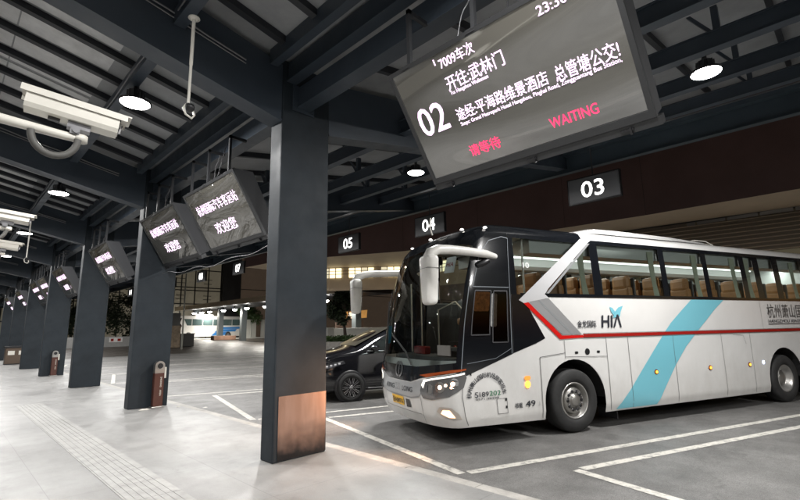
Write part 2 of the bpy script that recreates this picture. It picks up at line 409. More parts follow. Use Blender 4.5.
# ------------------------------------------------------------------ disc lamps
def make_lamp(label):
    o = thing('disc_lamp', (0, 0, 0), label, 'lamp', 'disc lamps under the canopy')
    h = MB(); h.lathe([(0,.30),(.035,.30),(.035,.20),(.105,.19),(.115,.17),(.115,.07),(.13,.05),(.215,.03),(.22,.012),(.215,.0),(.2,.0)], n=28); h.build('housing', BLACK, o)
    h = MB(); h.lathe([(0,.004),(.2,.004)], n=28); h.lathe([(.2,.004),(.19,-.004),(0,-.006)], n=28); h.build('lens', GLOWW, o)
    h = MB()
    for k in range(12):
        a = k*math.pi/6; M_ = Matrix.Rotation(a, 4, 'Z'); h.box(.10, .125, -.004, .004, .075, .185, M_)
    h.build('cooling_fins', DGREY, o)
    return o
proto = None
def lamp(x, y, z, label, power, col=(1, .985, .965)):
    global proto
    if proto is None: o = proto = make_lamp(label)
    else:
        o = copy_tree(proto); o['label'] = label
    o.location = (x, y, z)
    ld = bpy.data.lights.new('lamp_light', 'AREA'); ld.shape = 'DISK'; ld.size = .36; ld.energy = power; ld.color = col
    lo = bpy.data.objects.new('lamp_light', ld); COL.objects.link(lo); lo.location = (x, y, z-.02)
    return o
ORD = ['first', 'second', 'third', 'fourth', 'fifth', 'sixth', 'seventh', 'eighth', 'ninth', 'tenth', 'eleventh', 'twelfth']
names = ['disc lamp nearest the cream box camera, under the left roof slope', 'second lit disc lamp on the left slope, above the farther box camera',
 'third lit disc lamp on the left slope, beside the far box camera', 'fourth lit disc lamp on the left slope, near the left edge of the photo']
for k in range(-2, 9):
    nm = names[k] if 0 <= k < 4 else ('%s disc lamp along the left roof slope, counted away from the viewer' % ORD[k] if k >= 4 else 'disc lamp on the left roof slope, %s one behind the viewer' % ORD[-1-k])
    lamp(1.70, 7.16+k*D, 4.98, nm, 180)
nr_ = ['disc lamp seen under the right roof slope left of the big departure screen corner', 'disc lamp of the bus side row, hidden behind the near column']
for k in range(-3, 9):
    nm = 'lit disc lamp right of the big departure screen' if k == -1 else ('lit disc lamp just below and left of the big departure screen' if k == 0 else ('%s disc lamp of the row over the bus bays, counted from the big screen' % ORD[k+1] if k > 0 else 'disc lamp over the bus bays, %s one behind the viewer' % ORD[-2-k]))
    lamp(7.85, 7.16+k*D, 5.38, nm, 330 if k < 4 else 240)
for k in (-3, -2, -1, 0, 1, 2):   # inner row of the walkway roof, outside the frame
    lamp(-2.3, 7.16+k*D, 5.6, '%s disc lamp of the inner row above the walkway' % ORD[k+3], 120)
for k in (0, 1, 2, 3, 4): pass

# ------------------------------------------------------------------ hanging display screens
def film(name, wr):
    m = bpy.data.materials.new(name); m.use_nodes = True; nt = m.node_tree; N = nt.nodes; L = nt.links; b = N['Principled BSDF']
    b.inputs['Base Color'].default_value = (.07, .067, .058, 1); b.inputs['Roughness'].default_value = .07
    b.inputs['Specular IOR Level'].default_value = 1.0; b.inputs['IOR'].default_value = 2.1
    b.inputs['Coat Weight'].default_value = .6; b.inputs['Coat Roughness'].default_value = .03
    tc = N.new('ShaderNodeTexCoord'); mp = N.new('ShaderNodeMapping'); mp.inputs['Rotation'].default_value = (0, 0, R(28)); mp.inputs['Scale'].default_value = (1.2, .45, 1)
    L.new(tc.outputs['Object'], mp.inputs[0])
    n = N.new('ShaderNodeTexNoise'); n.inputs['Scale'].default_value = 1.7 if wr else .9; n.inputs['Detail'].default_value = 3 if wr else 0; n.inputs['Distortion'].default_value = 1.5 if wr else .5
    L.new(mp.outputs[0], n.inputs['Vector']); bp = N.new('ShaderNodeBump'); bp.inputs['Strength'].default_value = .75 if wr else .8; bp.inputs['Distance'].default_value = .075 if wr else .55
    L.new(n.outputs['Fac'], bp.inputs['Height']); L.new(bp.outputs[0], b.inputs['Normal']); L.new(bp.outputs[0], b.inputs['Coat Normal'])
    return m
FILM_B = film('glossy_screen_cover', False); FILM_S = film('wrinkled_film', True)
BEZ = mat('bezel_grey', (.035, .036, .038), .4, metal=.2, noise=.08)
CASE = mat('screen_case', (.02, .021, .024), .55, noise=.1)
HANG = mat('hanger_black', (.012, .013, .015), .6)
def Mface(T, a, b, yc):
    y = Vector((-a, 0, b)).normalized(); x = Vector((0, -1, 0)); n = x.cross(y)
    m = Matrix((x, y, n)).transposed().to_4x4(); m.translation = (T[0], yc, T[1]); return m
def screen(yc, label, big=False, first=None):
    T = (2.97, 4.16) if big else (2.97, 4.13); a, b_ = (.70, 1.01) if big else (.59, .98)
    W, H = (2.2, 1.22) if big else (2.06, 1.15); h = W/2
    o = thing('display_screen', (T[0], yc, T[1]), label, 'screen', None if big else 'welcome screens along the walkway')
    Mo = Matrix.Translation((-T[0], -yc, -T[1])) @ Mface(T, a, b_, yc)
    c = MB(); f0 = -.02; bk = -.30
    c.hexa([Mo @ Vector(p) for p in ((-h+.004,-H+.004,bk+.06),(h-.004,-H+.004,bk+.06),(h-.004,-H+.004,f0),(-h+.004,-H+.004,f0),(-h+.004,-.16,bk),(h-.004,-.16,bk),(h-.004,-.004,f0),(-h+.004,-.004,f0))])
    c.build('case', CASE, o)
    fr = MB(); w = .042
    for q in ((-h, h, -w, 0), (-h, h, -H, -H+w+.02), (-h, -h+w, -H+w+.02, -w), (h-w, h, -H+w+.02, -w)): fr.box(q[0], q[1], q[2], q[3], -.03, .012, Mo)
    fr.box(-h, h+.03, -H-.07, -H-.004, -.10, .004, Mo)     # lower service flap
    fr.build('frame', BEZ, o)
    for x in (-h*.82, .05, h*.80):
        lt = MB(); lt.box(x-.05, x+.05, -H-.045, -H-.03, .0045, .022, Mo); lt.box(x+.02, x+.036, -H-.075, -H-.02, .0045, .03, Mo)
        lt.build('latch', BLACK, o)
    gl = MB(); nx, ny = 24, 14
    vs = [Mo @ Vector((-h+w+(W-2*w)*i/nx, -H+w+.02+(H-2*w-.02)*j/ny, .004)) for j in range(ny+1) for i in range(nx+1)]
    gl.add(vs, [(j*(nx+1)+i, j*(nx+1)+i+1, (j+1)*(nx+1)+i+1, (j+1)*(nx+1)+i) for j in range(ny) for i in range(nx)], True)
    gl.build('cover', FILM_B if big else FILM_S, o, fix=False)
    def tx(name, s, x, y, x2, hgt, m, bold=.012):
        M_ = Mo @ Matrix.Translation((x, y, .007)); text_obj(name, s, hgt, m, o, M_, bold, width=x2-x)
    if big:
        tx('lettering', '02', -.975, -.71, -.63, .40, TXTW, .014)
        tx('lettering', '7009车次', -.49, -.18, -.105, .115, TXTW, .012)
        tx('lettering', '开往:武林门', -.498, -.385, .121, .145, TXTW, .012)
        tx('lettering', 'To: Hangzhou Wulinmen', -.49, -.436, -.067, .05, TXTW, .012)
        tx('lettering', '途经:平海路维景酒店', -.519, -.680, .422, .13, TXTW, .012)
        tx('lettering', '总管塘公交站'[:5]+'!', .483, -.695, .985, .14, TXTW, .012)
        tx('lettering', 'Stops: Grand Metropark Hotel Hangzhou, Pinghai Road, Zongguantang Bus Station,', -.511, -.741, .985, .05, TXTW, .012)
        tx('lettering', '23:30', .506, -.175, .748, .105, TXTW, .012)
        tx('lettering', 'WAITING', .317, -1.05, .728, .125, TXTR, .012)
        tx('lettering', '请等待', -.535, -1.05, -.187, .125, TXTR, .012)
        tk = MB(); tk.box(-.537, -.525, -.13, -.075, .006, .008, Mo); tk.build('cursor_mark', TXTW, o)
    else:
        tx('lettering', '杭州国际汽车客运站', -.79, -.455, .77, .20, TXTW, .001)
        tx('lettering', '欢迎您', -.43, -.87, .37, .23, TXTW, .001)
    for x in (-h*.78, -.08, h*.72):
        yy = -x; br = MB()          # world y offset
        br.box(.05, .09, yy-.02, yy+.02, -.05, .66); br.box(.05, .34, yy-.02, yy+.02, .61, .655); br.box(.0, .14, yy-.05, yy+.05, -.03, .01)
        br.build('hanger', HANG, o)
    cb = MB()
    pts = []
    for i in range(13):
        t = i/12; pts.append((.30-.25*t, -h*.25+.18*t*(1-t), .78-.75*t+.10*math.sin(6*t)))
    cb.tube(pts, .008, 6); cb.build('cable', BLACK, o)
    cb = MB(); cb.tube([(.31+.01*math.sin(i), h*.2+.03*i, .75-.065*i-.03*math.sin(i*.9)) for i in range(12)], .006, 6); cb.build('cable', MGREY, o)
    return o
screen(1.96, 'big tilted departure screen showing 02 and red WAITING, nearest the viewer', True)
sl_labels = [(7.6, 'nearer of the two welcome screens between the nearest and second columns'), (10.2, 'farther of the two welcome screens between the nearest and second columns'),
 (15.25, 'lone welcome screen between the second and third columns'), (21.6, 'lone welcome screen between the third and fourth columns'),
 (25.6, 'nearer of the two welcome screens between the fourth and fifth columns'), (28.05, 'farther of the two welcome screens between the fourth and fifth columns'),
 (33.9, 'small far welcome screen between the fifth and sixth columns'), (40.0, 'farthest welcome screen, at the left edge of the photo')]
for yc, lb in sl_labels: screen(yc, lb)
# cable strung under the screens
cb = MB(); cb.tube([(3.55, 11.3-i*.2, 2.98-.10*math.sin(math.pi*i/28)+.03*math.sin(i*.8)) for i in range(29)], .006, 6)
tag(cb.build('cable', MGREY), 'thin slack cable strung beneath the two nearest welcome screens', 'cable')

# ------------------------------------------------------------------ bay number signs
SIGNB = mat('sign_panel', (.11, .112, .118), .5, noise=.08)
def sign(x, y, z, txt, lab):
    o = thing('number_sign', (x, y, z), lab, 'sign', 'lit bay number signs')
    M_ = Matrix(((0, 0, -1), (-1, 0, 0), (0, 1, 0))).to_4x4()    # local x->-Y, y->Z, z->-X
    s = MB(); s.box(-.68, .68, -.34, .34, -.06, .06, M_, bev=.03); s.build('panel', SIGNB, o)
    fr = MB()
    for q in ((-.69,.69,.34,.36),(-.69,.69,-.36,-.34),(-.70,-.682,-.36,.36),(.682,.70,-.36,.36)): fr.box(q[0],q[1],q[2],q[3],-.055,.055,M_)
    fr.build('edge', BLACK, o)
    text_obj('digits', txt, .62, SIGNW, o, M_ @ Matrix.Translation((-.33, -.215, .064)), .012, width=.60)
    r = MB(); r.tube([(0, 0, .35), (0, 0, 1.15)], .02, 8); r.build('rod', DGREY, o)
for x, y, z, t_ in ((12, 4.50, 5.25, '03'), (12, 10.32, 5.27, '04'), (12, 14.9, 5.27, '05'), (12, 20.0, 5.28, '06'), (12, 25.08, 5.30, '07'), (12, 30.4, 5.32, '08'), (12, 35.8, 5.33, '09'), (12, 41.0, 5.35, '10'), (12, 46.3, 5.35, '11')):
    sign(x, y, z, t_, 'dark hanging sign with lit white number %s' % t_)

# ------------------------------------------------------------------ box cameras
def Mlook(p, d, upv=(0, 0, 1)):
    d = Vector(d).normalized(); s = d.cross(Vector(upv)).normalized(); u = s.cross(d)
    m = Matrix((s, d, u)).transposed().to_4x4(); m.translation = p; return m
def box_camera(lab):
    o = thing('box_camera', (0, 0, 0), lab, 'camera', 'cream box cameras over the walkway')
    d = Vector((.80, -.10, -.085)); M_ = Mlook((0, 0, 0), d)
    b = MB()
    # body: bevelled octagonal section, 0.46 long
    sec = [(-.055,-.055),(.055,-.055),(.07,-.03),(.07,.055),(-.07,.055),(-.07,-.03)]
    n = len(sec); L_ = .24
    vs = [M_ @ Vector((x, y, z)) for y in (-L_, L_) for x, z in sec]
    b.add(vs, [tuple(range(n))[::-1], tuple(range(n, 2*n))]+[(i, (i+1) % n, n+(i+1) % n, n+i) for i in range(n)])
    b.build('housing', CREAM, o)
    b = MB(); b.box(-.082, .082, -.27, .30, .062, .07, M_); b.box(-.082, -.076, -.27, .28, .03, .062, M_); b.box(.076, .082, -.27, .28, .03, .062, M_); b.build('sunshield', CREAM, o)
    b = MB(); b.box(-.055, .055, .241, .246, -.04, .045, M_); b.build('window', mat('lens_glass', (.01, .01, .012), .05, coat=1), o)
    b = MB(); b.lathe([(0, 0), (.03, 0), (.034, .006), (.034, .02)], M_ @ Matrix.Translation((0, .262, .0)) @ Matrix.Rotation(R(90), 4, 'X')); b.build('lens', CHROME, o)
    b = MB(); b.box(-.03, .03, -.02, .10, -.095, -.056, M_); b.box(-.04, .04, 0, .05, -.135, -.085, M_); b.tube([M_ @ Vector((-.05, .03, -.11)), M_ @ Vector((.05, .03, -.11))], .02, 12); b.build('bracket', MGREY, o)
    # arm reaching in from the left, slightly drooping
    b = MB(); p0 = M_ @ Vector((0, .06, -.145))
    b.tube([p0, p0+Vector((-.08, 0, .0)), p0+Vector((-.5, .0, .02)), p0+Vector((-2.0, .02, .05))], [.026, .026, .030, .034], 12)
    b.lathe([(.0,.02),(.04,.02),(.04,-.02),(0,-.02)], Matrix.Translation(p0), n=16); b.build('arm', CREAM, o)
    b = MB(); pts = []
    for i in range(15):
        t = math.pi*i/14; pts.append(p0+Vector((-.13-.115*math.cos(t)*-1-.0, -.03, -.02-.13*math.sin(t)))) 
    b.tube(pts, .02, 10); b.build('conduit', mat('grey_rubber', (.09, .088, .082), .6), o)
    b = MB(); b.box(-.02, .012, -.12, -.06, -.075, -.0555, M_); b.build('gland', BLACK, o)
    return o
bc = box_camera('near cream box camera on a white arm in front of the roof')
bc.scale = (1.17,)*3; bc.location = (.535, 3.88, 3.20)
b2 = copy_tree(bc); b2['label'] = 'second cream box camera farther back, at the left edge'; b2.location = (.50, 8.45, 3.30)
b3 = copy_tree(bc); b3['label'] = 'third cream box camera, small, just below the second one at the left edge'; b3.location = (.62, 10.9, 3.26)

# dome cameras on drop poles
def pole_camera(x, y, z, lab, L_=1.0):
    o = thing('pole_camera', (x, y, z), lab, 'camera', 'small cameras on drop poles')
    b = MB(); b.lathe([(0,0),(.055,0),(.06,-.012),(.03,-.022),(.014,-.03)], n=20); b.build('flange', CREAM, o)
    b = MB(); b.tube([(0,0,-.02),(0,0,-L_*.55)], .0175, 12); b.tube([(0,0,-L_*.55),(0,0,-L_)], .014, 12); b.build('pole', CREAM, o)
    b = MB(); b.lathe([(0,.02),(.03,.02),(.045,0),(.047,-.03),(.03,-.06),(0,-.07)], Matrix.Translation((.01, -.03, -L_-.015)) @ Matrix.Rotation(R(35), 4, 'X'), n=20); b.build('camera_head', BLACK, o)
    b = MB(); b.tube([(-.02,0,-L_), (-.05,-.01,-L_-.05), (-.03,-.03,-L_-.12), (.03,-.03,-L_-.15), (.06,-.02,-L_-.10), (.04,0,-L_-.03)], .011, 8); b.build('ring_bracket', CREAM, o)
    return o
pole_camera(1.56, 4.56, 4.91, 'small camera hanging on a long white pole at the top of the photo', 1.0)
pole_camera(1.56, 16.5, 4.91, 'far small camera on a white pole, seen small at the left edge', 1.12)

# ------------------------------------------------------------------ cigarette bins
BROWN = mat('brown_bin', (.075, .026, .018), .38, noise=.12, nscale=4)
STST = mat('stainless', (.45, .44, .42), .3, metal=.9, noise=.1)
def bin_(x, y, lab, txt=True):
    o = thing('cigarette_bin', (x, y, 0), lab, 'bin', 'brown cigarette bins at the columns')
    b = MB(); b.box(-.10, .10, -.07, .07, .03, .74, bev=.012); b.build('body', BROWN, o)
    b = MB(); b.box(-.13, .13, -.09, .09, 0, .03, bev=.006); b.build('base', STST, o)
    # hood with a round opening: arch profile
    pr = [(-.10, .742), (.10, .742), (.10, .90)]+[(.10*math.cos(t), .90+.10*math.sin(t)) for t in [math.pi*i/14 for i in range(1, 14)]]+[(-.10, .90)]
    Mz = Matrix(((1,0,0,0),(0,0,-1,0),(0,1,0,0),(0,0,0,1)))
    b = MB(); b.prism(pr, -.068, .068, Mz); b.build('hood', STST, o)
    b = MB(); b.lathe([(0,.0),(.06,.0),(.062,.006),(.072,.006),(.074,-.01)], Matrix.Translation((0, -.0705, .895)) @ Matrix.Rotation(R(90), 4, 'X'), n=24); b.build('opening_rim', STST, o)
    b = MB(); b.lathe([(0,.002),(.058,.002)], Matrix.Translation((0, -.072, .895)) @ Matrix.Rotation(R(90), 4, 'X'), n=24); b.build('opening', BLACK, o)
    b = MB(); b.box(.104, .15, -.03, .03, .62, .86, bev=.006); b.build('lighter_box', CREAM, o)
    if txt:
        text_obj('lettering', 'SMOKING', .05, CREAM, o, Matrix.Translation((.018, -.0725, .66)) @ Matrix.Rotation(R(90), 4, 'X') @ Matrix.Rotation(R(-90), 4, 'Z'), .02, width=.22)
        text_obj('lettering', 'AREA', .05, CREAM, o, Matrix.Translation((.018, -.0725, .38)) @ Matrix.Rotation(R(90), 4, 'X') @ Matrix.Rotation(R(-90), 4, 'Z'), .02, width=.13)
    return o
bin_(3.60, 11.21, 'nearer brown cigarette bin with steel hood, against the second column')
bin_(3.50, 23.32, 'farther brown cigarette bin with steel hood, against the fourth column')
o = thing('litter_box', (3.40, 35.15, 0), 'square brown litter box with two openings, by the sixth column', 'bin')
b = MB(); b.box(-.5, .5, -.3, .3, .05, .95, bev=.02); b.build('body', mat('bronze_box', (.10, .07, .05), .4, metal=.3), o)
b = MB(); b.box(-.55, .55, -.34, .34, .95, 1.05, bev=.015); b.box(-.5, .5, -.3, .3, 0, .048); b.build('lid', BLACK, o)
for sx in (-.24, .24):
    b = MB(); b.box(sx-.15, sx+.15, -.306, -.301, .55, .78); b.build('opening', CREAM, o)
# scraps on the floor
for (x, y, s_, lb) in ((3.32, 11.05, .07, 'crumpled white scrap on the floor left of the nearer cigarette bin'), (4.3, 10.3, .03, 'tiny white scrap near the kerb beyond the second column'), (3.95, 10.9, .025, 'tiny white crumb by the right corner of the second column')):
    b = MB(); vs = []; n = 9
    for i in range(n):
        a = 2*math.pi*i/n; vs.append((s_*(1+.3*random.random())*1.6*math.cos(a), s_*math.sin(a)*.7, 0))
    for i in range(n):
        a = 2*math.pi*i/n; vs.append((s_*.6*math.cos(a), s_*.4*math.sin(a), s_*.3*(.5+random.random())))
    b.add(vs, [(i, (i+1) % n, n+(i+1) % n, n+i) for i in range(n)]+[tuple(range(n, 2*n)), tuple(range(n))[::-1]])
    tag(b.build('paper_scrap', CREAM, loc=(x, y, .004)), lb, 'litter')
# ------------------------------------------------------------------ THE COACH
BA = R(-21.0); bu = Vector((math.cos(BA), math.sin(BA), 0)); bout = Vector((math.sin(BA), -math.cos(BA), 0))
BO = Vector((7.54, 3.53, 0))+bout*.06
HW = 1.275
# coach frame: x = rearwards, y = away from the near side (0 = centre line), z = height over the lot
BM = Matrix((bu, -bout, Vector((0, 0, 1)))).transposed().to_4x4(); BM.translation = BO-bout*HW+Vector((0, 0, ZR))
bus = bpy.data.objects.new('coach', None); COL.objects.link(bus); bus.matrix_world = BM
tag(bus, 'white and black coach with a teal band, lit headlights and white mirrors', 'bus')
def lerp_tab(tab, z):
    if z <= tab[0][0]: return tab[0][1]
    for (a, va), (b, vb) in zip(tab, tab[1:]):
        if z <= b: 
            t = (z-a)/(b-a); return va+(vb-va)*t
    return tab[-1][1]
UF = [(.25, -2.44), (.45, -2.53), (.75, -2.58), (1.0, -2.56), (1.25, -2.53), (1.8, -2.45), (2.4, -2.32), (2.9, -2.17), (3.15, -2.06), (3.27, -1.95)]
DD = [(.25, .46), (1.2, .48), (3.27, .42)]
HWT = [(.25, 1.235), (.4, 1.27), (.8, 1.275), (2.25, 1.275), (2.7, 1.255), (3.2, 1.225), (3.27, 1.215)]
PEXP = 2.9
_fr = []; _n = 200
for i in range(_n+1):
    t = 1-i/_n*1.0      # t from 1 (near corner) to 0 (centre)
    _fr.append([t, 1-(1-min(1, t)**PEXP)**(1/PEXP)])
arc = [0]
for (t0, f0), (t1, f1) in zip(_fr, _fr[1:]): arc.append(arc[-1]+math.hypot((t1-t0)*1.275, (f1-f0)*.48))
ARC = arc[-1]; S0 = -2.05; SC = S0-ARC
def S_(s, z):
    fl = 1
    if s < SC: s = 2*SC-s; fl = -1
    hw = lerp_tab(HWT, z); uf = lerp_tab(UF, z); dd = lerp_tab(DD, z)
    if s >= -1.0: return Vector((s, -hw*fl, z))
    if s >= S0:
        u0 = uf+dd; k = (s+1.0)/(S0+1.0); return Vector((-1.0+(u0+1.0)*k, -hw*fl, z))
    a = S0-s
    lo, hi = 0, _n
    while hi-lo > 1:
        md = (lo+hi)//2
        if arc[md] <= a: lo = md
        else: hi = md
    k = (a-arc[lo])/max(1e-9, arc[hi]-arc[lo]); t = _fr[lo][0]+(_fr[hi][0]-_fr[lo][0])*k; ff = _fr[lo][1]+(_fr[hi][1]-_fr[lo][1])*k
    return Vector((uf+dd*ff, -hw*t*fl, z))
def SN(s, z, off):
    e = .02; p = S_(s, z)
    ds = S_(s+e, z)-S_(s-e, z); dz = S_(s, z+e)-S_(s, z-e)
    n = ds.cross(dz).normalized()
    return p+n*off
def patch(name, poly, off, m, parent=bus, fine=.09):
    """flat outline in (s,z) laid onto the coach skin"""
    bm = bmesh.new(); pts = [Vector((x, y, 0)) for x, y in poly]
    vs = [bm.verts.new(p) for p in pts]
    for t in tessellate_polygon([pts]):
        try: bm.faces.new([vs[i] for i in t])
        except ValueError: pass
    s0 = min(p.x for p in pts); s1 = max(p.x for p in pts); z0 = min(p.y for p in pts); z1 = max(p.y for p in pts)
    cuts = []
    x = math.floor(s0/fine)*fine
    while x < min(s1, -.95):
        if x > s0 and x > 2*SC+.95-1e-6: cuts.append(((x, 0, 0), (1, 0, 0)))
        x += fine
    for zz in (.3, .35, .4, .45, .55, .65, .75, .85, .95, 1.05, 1.15, 1.25, 1.4, 1.55, 1.7, 1.8, 1.95, 2.1, 2.25, 2.4, 2.55, 2.7, 2.85, 2.9, 3.0, 3.1, 3.15, 3.2):
        if z0 < zz < z1 and (s0 < -1 or zz in (.4, .8, 2.25, 2.7, 3.2)): cuts.append(((0, zz, 0), (0, 1, 0)))
    for co, no in cuts:
        bmesh.ops.bisect_plane(bm, geom=bm.verts[:]+bm.edges[:]+bm.faces[:], plane_co=co, plane_no=no, dist=1e-5)
    for v in bm.verts: v.co = SN(v.co.x, v.co.y, off)
    me = bpy.data.meshes.new(name); bm.to_mesh(me); bm.free()
    bmn = bmesh.new(); bmn.from_mesh(me); 
    c = Vector((3, 0, 1.6))
    for fc in bmn.faces:
        cc = fc.calc_center_median(); d = Vector((cc.x-3 if cc.x < -1 else 0, cc.y, 0))
        if fc.normal.dot(d) < 0: fc.normal_flip()
        fc.smooth = True
    bmn.to_mesh(me); bmn.free()
    me.materials.append(m); o = bpy.data.objects.new(name, me); COL.objects.link(o); o.parent = parent
    return o
def rrect(s0, s1, z0, z1, r, n=5):
    out = []
    for cx_, cz_, a0 in ((s1-r, z1-r, 0), (s0+r, z1-r, 90), (s0+r, z0+r, 180), (s1-r, z0+r, 270)):
        for i in range(n+1):
            a = R(a0+90*i/n); out.append((cx_+r*math.cos(a), cz_+r*math.sin(a)))
    return out
def btext(name, txt, s, z, width, size, m, off=.010, bold=.01, shear=0, parent=bus):
    vs, fs = text_mesh(txt, size, bold); w0 = min(v.x for v in vs); k = width/(max(v.x for v in vs)-w0)
    mb = MB(); mb.add([SN(s+(v.x-w0)*k+shear*v.y, z+v.y, off+v.z) for v in vs], fs); return mb.build(name, m, parent, fix=False)
BW = mat('coach_white', (.66, .655, .64), .22, coat=.6, noise=.04, nscale=.8, rnoise=.04)
def grime(m):
    nt = m.node_tree; N = nt.nodes; L = nt.links; b = N['Principled BSDF']
    src = b.inputs['Base Color'].links[0].from_socket
    tc = N.new('ShaderNodeTexCoord'); sp = N.new('ShaderNodeSeparateXYZ'); L.new(tc.outputs['Object'], sp.inputs[0])
    n = N.new('ShaderNodeTexNoise'); n.inputs['Scale'].default_value = 3.2; n.inputs['Detail'].default_value = 9; n.inputs['Roughness'].default_value = .7
    mp = N.new('ShaderNodeMapping'); mp.inputs['Scale'].default_value = (1, 1, .45); L.new(tc.outputs['Object'], mp.inputs[0]); L.new(mp.outputs[0], n.inputs['Vector'])
    a = N.new('ShaderNodeMath'); a.operation = 'MULTIPLY_ADD'; a.inputs[1].default_value = 1.6; L.new(n.outputs['Fac'], a.inputs[0]); L.new(sp.outputs[2], a.inputs[2])
    r = N.new('ShaderNodeMapRange'); r.inputs['From Min'].default_value = .95; r.inputs['From Max'].default_value = 1.9; r.inputs['To Min'].default_value = .30; r.inputs['To Max'].default_value = 0
    L.new(a.outputs[0], r.inputs['Value'])
    mx = N.new('ShaderNodeMix'); mx.data_type = 'RGBA'; L.new(r.outputs[0], mx.inputs[0]); L.new(src, mx.inputs[6]); mx.inputs[7].default_value = (.30, .27, .23, 1)
    L.new(mx.outputs[2], b.inputs['Base Color'])
    n2 = N.new('ShaderNodeTexNoise'); n2.inputs['Scale'].default_value = 1.6; n2.inputs['Detail'].default_value = 2; L.new(tc.outputs['Object'], n2.inputs['Vector'])
    bp = N.new('ShaderNodeBump'); bp.inputs['Strength'].default_value = .35; bp.inputs['Distance'].default_value = .035; L.new(n2.outputs['Fac'], bp.inputs['Height']); L.new(bp.outputs[0], b.inputs['Normal']); L.new(bp.outputs[0], b.inputs['Coat Normal'])
grime(BW)
BB = mat('coach_black', (.006, .007, .009), .12, coat=.8)
BSIL = mat('coach_silver', (.42, .43, .44), .3, metal=.5, coat=.3)
BTEAL = mat('coach_teal', (.17, .47, .56), .25, coat=.5)
BRED = mat('coach_red', (.30, .012, .010), .25, coat=.5)
BSEAM = mat('seam_dark', (.09, .09, .09), .6)
INK = mat('dark_ink', (.02, .022, .03), .5)
GREEN = mat('green_ink', (.02, .16, .07), .5)
GL = glass('coach_glass', (.80, .86, .84))
GLW = glass('windscreen_glass', (.62, .67, .66))
AMB = mat('amber_lens', (.6, .18, .02), .2, emit=(1, .36, .04), estr=3.5)
SEATM = mat('tan_leather', (.33, .155, .055), .5, noise=.12, nscale=5); SEATB = mat('seat_back_grey', (.10, .10, .10), .6)
# skin panels -----------------------------------------------------
RW = 6.27
def arch(cx_, r=.66, n=18, zb=.27):
    return [(cx_-r, zb)]+[(cx_-r*math.cos(math.pi*i/n), .52+r*math.sin(math.pi*i/n)) for i in range(n+1)]+[(cx_+r, zb)]
def lowside(s0, s1, mirror=False, top=2.25):
    q = [(s0, .29)]+arch(.08)+arch(RW)+[(s1, .29), (s1, top), (s0, top)]
    # drop duplicate bottoms
    if mirror: q = [(2*SC-x, z) for x, z in q][::-1]
    return q
patch('side_panel', lowside(S0, 9.3), 0, BW)
patch('side_panel', lowside(-1.16, 9.3, True), 0, BW)
patch('front_bumper', [(2*SC-S0, .29), (S0, .29), (S0, 1.25), (2*SC-S0, 1.25)], 0, BW)
# roof rail band and lower black band of the window strip (near and far side)
def both(name, q, off, m):
    patch(name, q, off, m); patch(name, [(2*SC-x, z) for x, z in q][::-1], off, m)
both('window_surround', [(-1.2, 3.20), (9.3, 3.20), (9.3, 3.27), (-1.2, 3.27)], .0, BB)
pil = [(-1.30, -1.02), (.70, .90), (2.54, 2.70), (3.86, 4.02), (5.16, 5.34), (5.66, 5.88), (6.42, 6.66), (7.55, 7.75), (8.6, 9.3)]
for a, b_ in pil: both('window_pillar', [(a, 2.25), (b_, 2.25), (b_, 3.20), (a, 3.20)], .0, BB)
both('window_sill_trim', [(-.95, 2.215), (9.3, 2.215), (9.3, 2.275), (-.95, 2.275)], .006, BB)
for (a, a2), (b_, b2_) in zip(pil, pil[1:]):
    both('side_window', [(a2, 2.25), (b_, 2.25), (b_, 3.20), (a2, 3.20)], -.012, GL)
patch('side_lining', [(2*SC-9.2, 1.0), (2*SC+1.4, 1.0), (2*SC+1.4, 2.24), (2*SC-9.2, 2.24)], -.03, mat('lining_dark', (.035, .035, .035), .7))
# black driver area, wraps to windscreen
patch('driver_door', [(S0-.10, .98), (-1.16, 1.32), (-1.16, 2.25), (S0-.1, 2.25)], .005, BB)
patch('driver_door', [(S0-.10, 2.25), (-1.22, 2.25), (-1.22, 3.27), (S0-.10, 3.27)], .005, BB)
patch('black_flank', [(-1.155, 1.325), (-.70, 1.46), (-.5, 1.54), (-.93, 2.25), (-1.155, 2.25)], .005, BB)
both_far = [(2*SC-x, z) for x, z in [(S0-.10, .30), (-1.16, .30), (-1.16, 2.25), (-1.02, 2.25), (-1.02, 3.27), (S0-.1, 3.27)]][::-1]
patch('entrance_door', both_far, .005, BB)
# seams of the driver door + upper blind window
SEAM2 = mat('seam_light', (.16, .18, .20), .3)
def seam(pts, w=.010, off=.009, m=BSEAM, parent=bus, name='seam'):
    mb = MB()
    for (a, b_) in zip(pts, pts[1:]):
        n_ = max(1, int(math.hypot(b_[0]-a[0], b_[1]-a[1])/.12))
        for i in range(n_):
            p = (a[0]+(b_[0]-a[0])*i/n_, a[1]+(b_[1]-a[1])*i/n_); q = (a[0]+(b_[0]-a[0])*(i+1)/n_, a[1]+(b_[1]-a[1])*(i+1)/n_)
            dx, dz = q[0]-p[0], q[1]-p[1]; L_ = math.hypot(dx, dz); nx, nz = -dz/L_*w/2, dx/L_*w/2
            mb.add([SN(p[0]-nx, p[1]-nz, off), SN(q[0]-nx, q[1]-nz, off), SN(q[0]+nx, q[1]+nz, off), SN(p[0]+nx, p[1]+nz, off)], [(0, 1, 2, 3)])
    return mb.build(name, m, parent, fix=False)
seam([(-1.19, 1.32), (-1.19, 3.18), (-1.42, 3.2), (-1.80, 3.12), (-1.98, 2.9), (-2.02, 2.36), (-1.21, 2.36)], .014, m=SEAM2)
seam([(S0-.06, 1.0), (S0-.05, 2.36)], .014, m=SEAM2)
seam([(-2.02, 1.20), (-1.5, 1.26), (-1.2, 1.40)], .008, m=SEAM2)
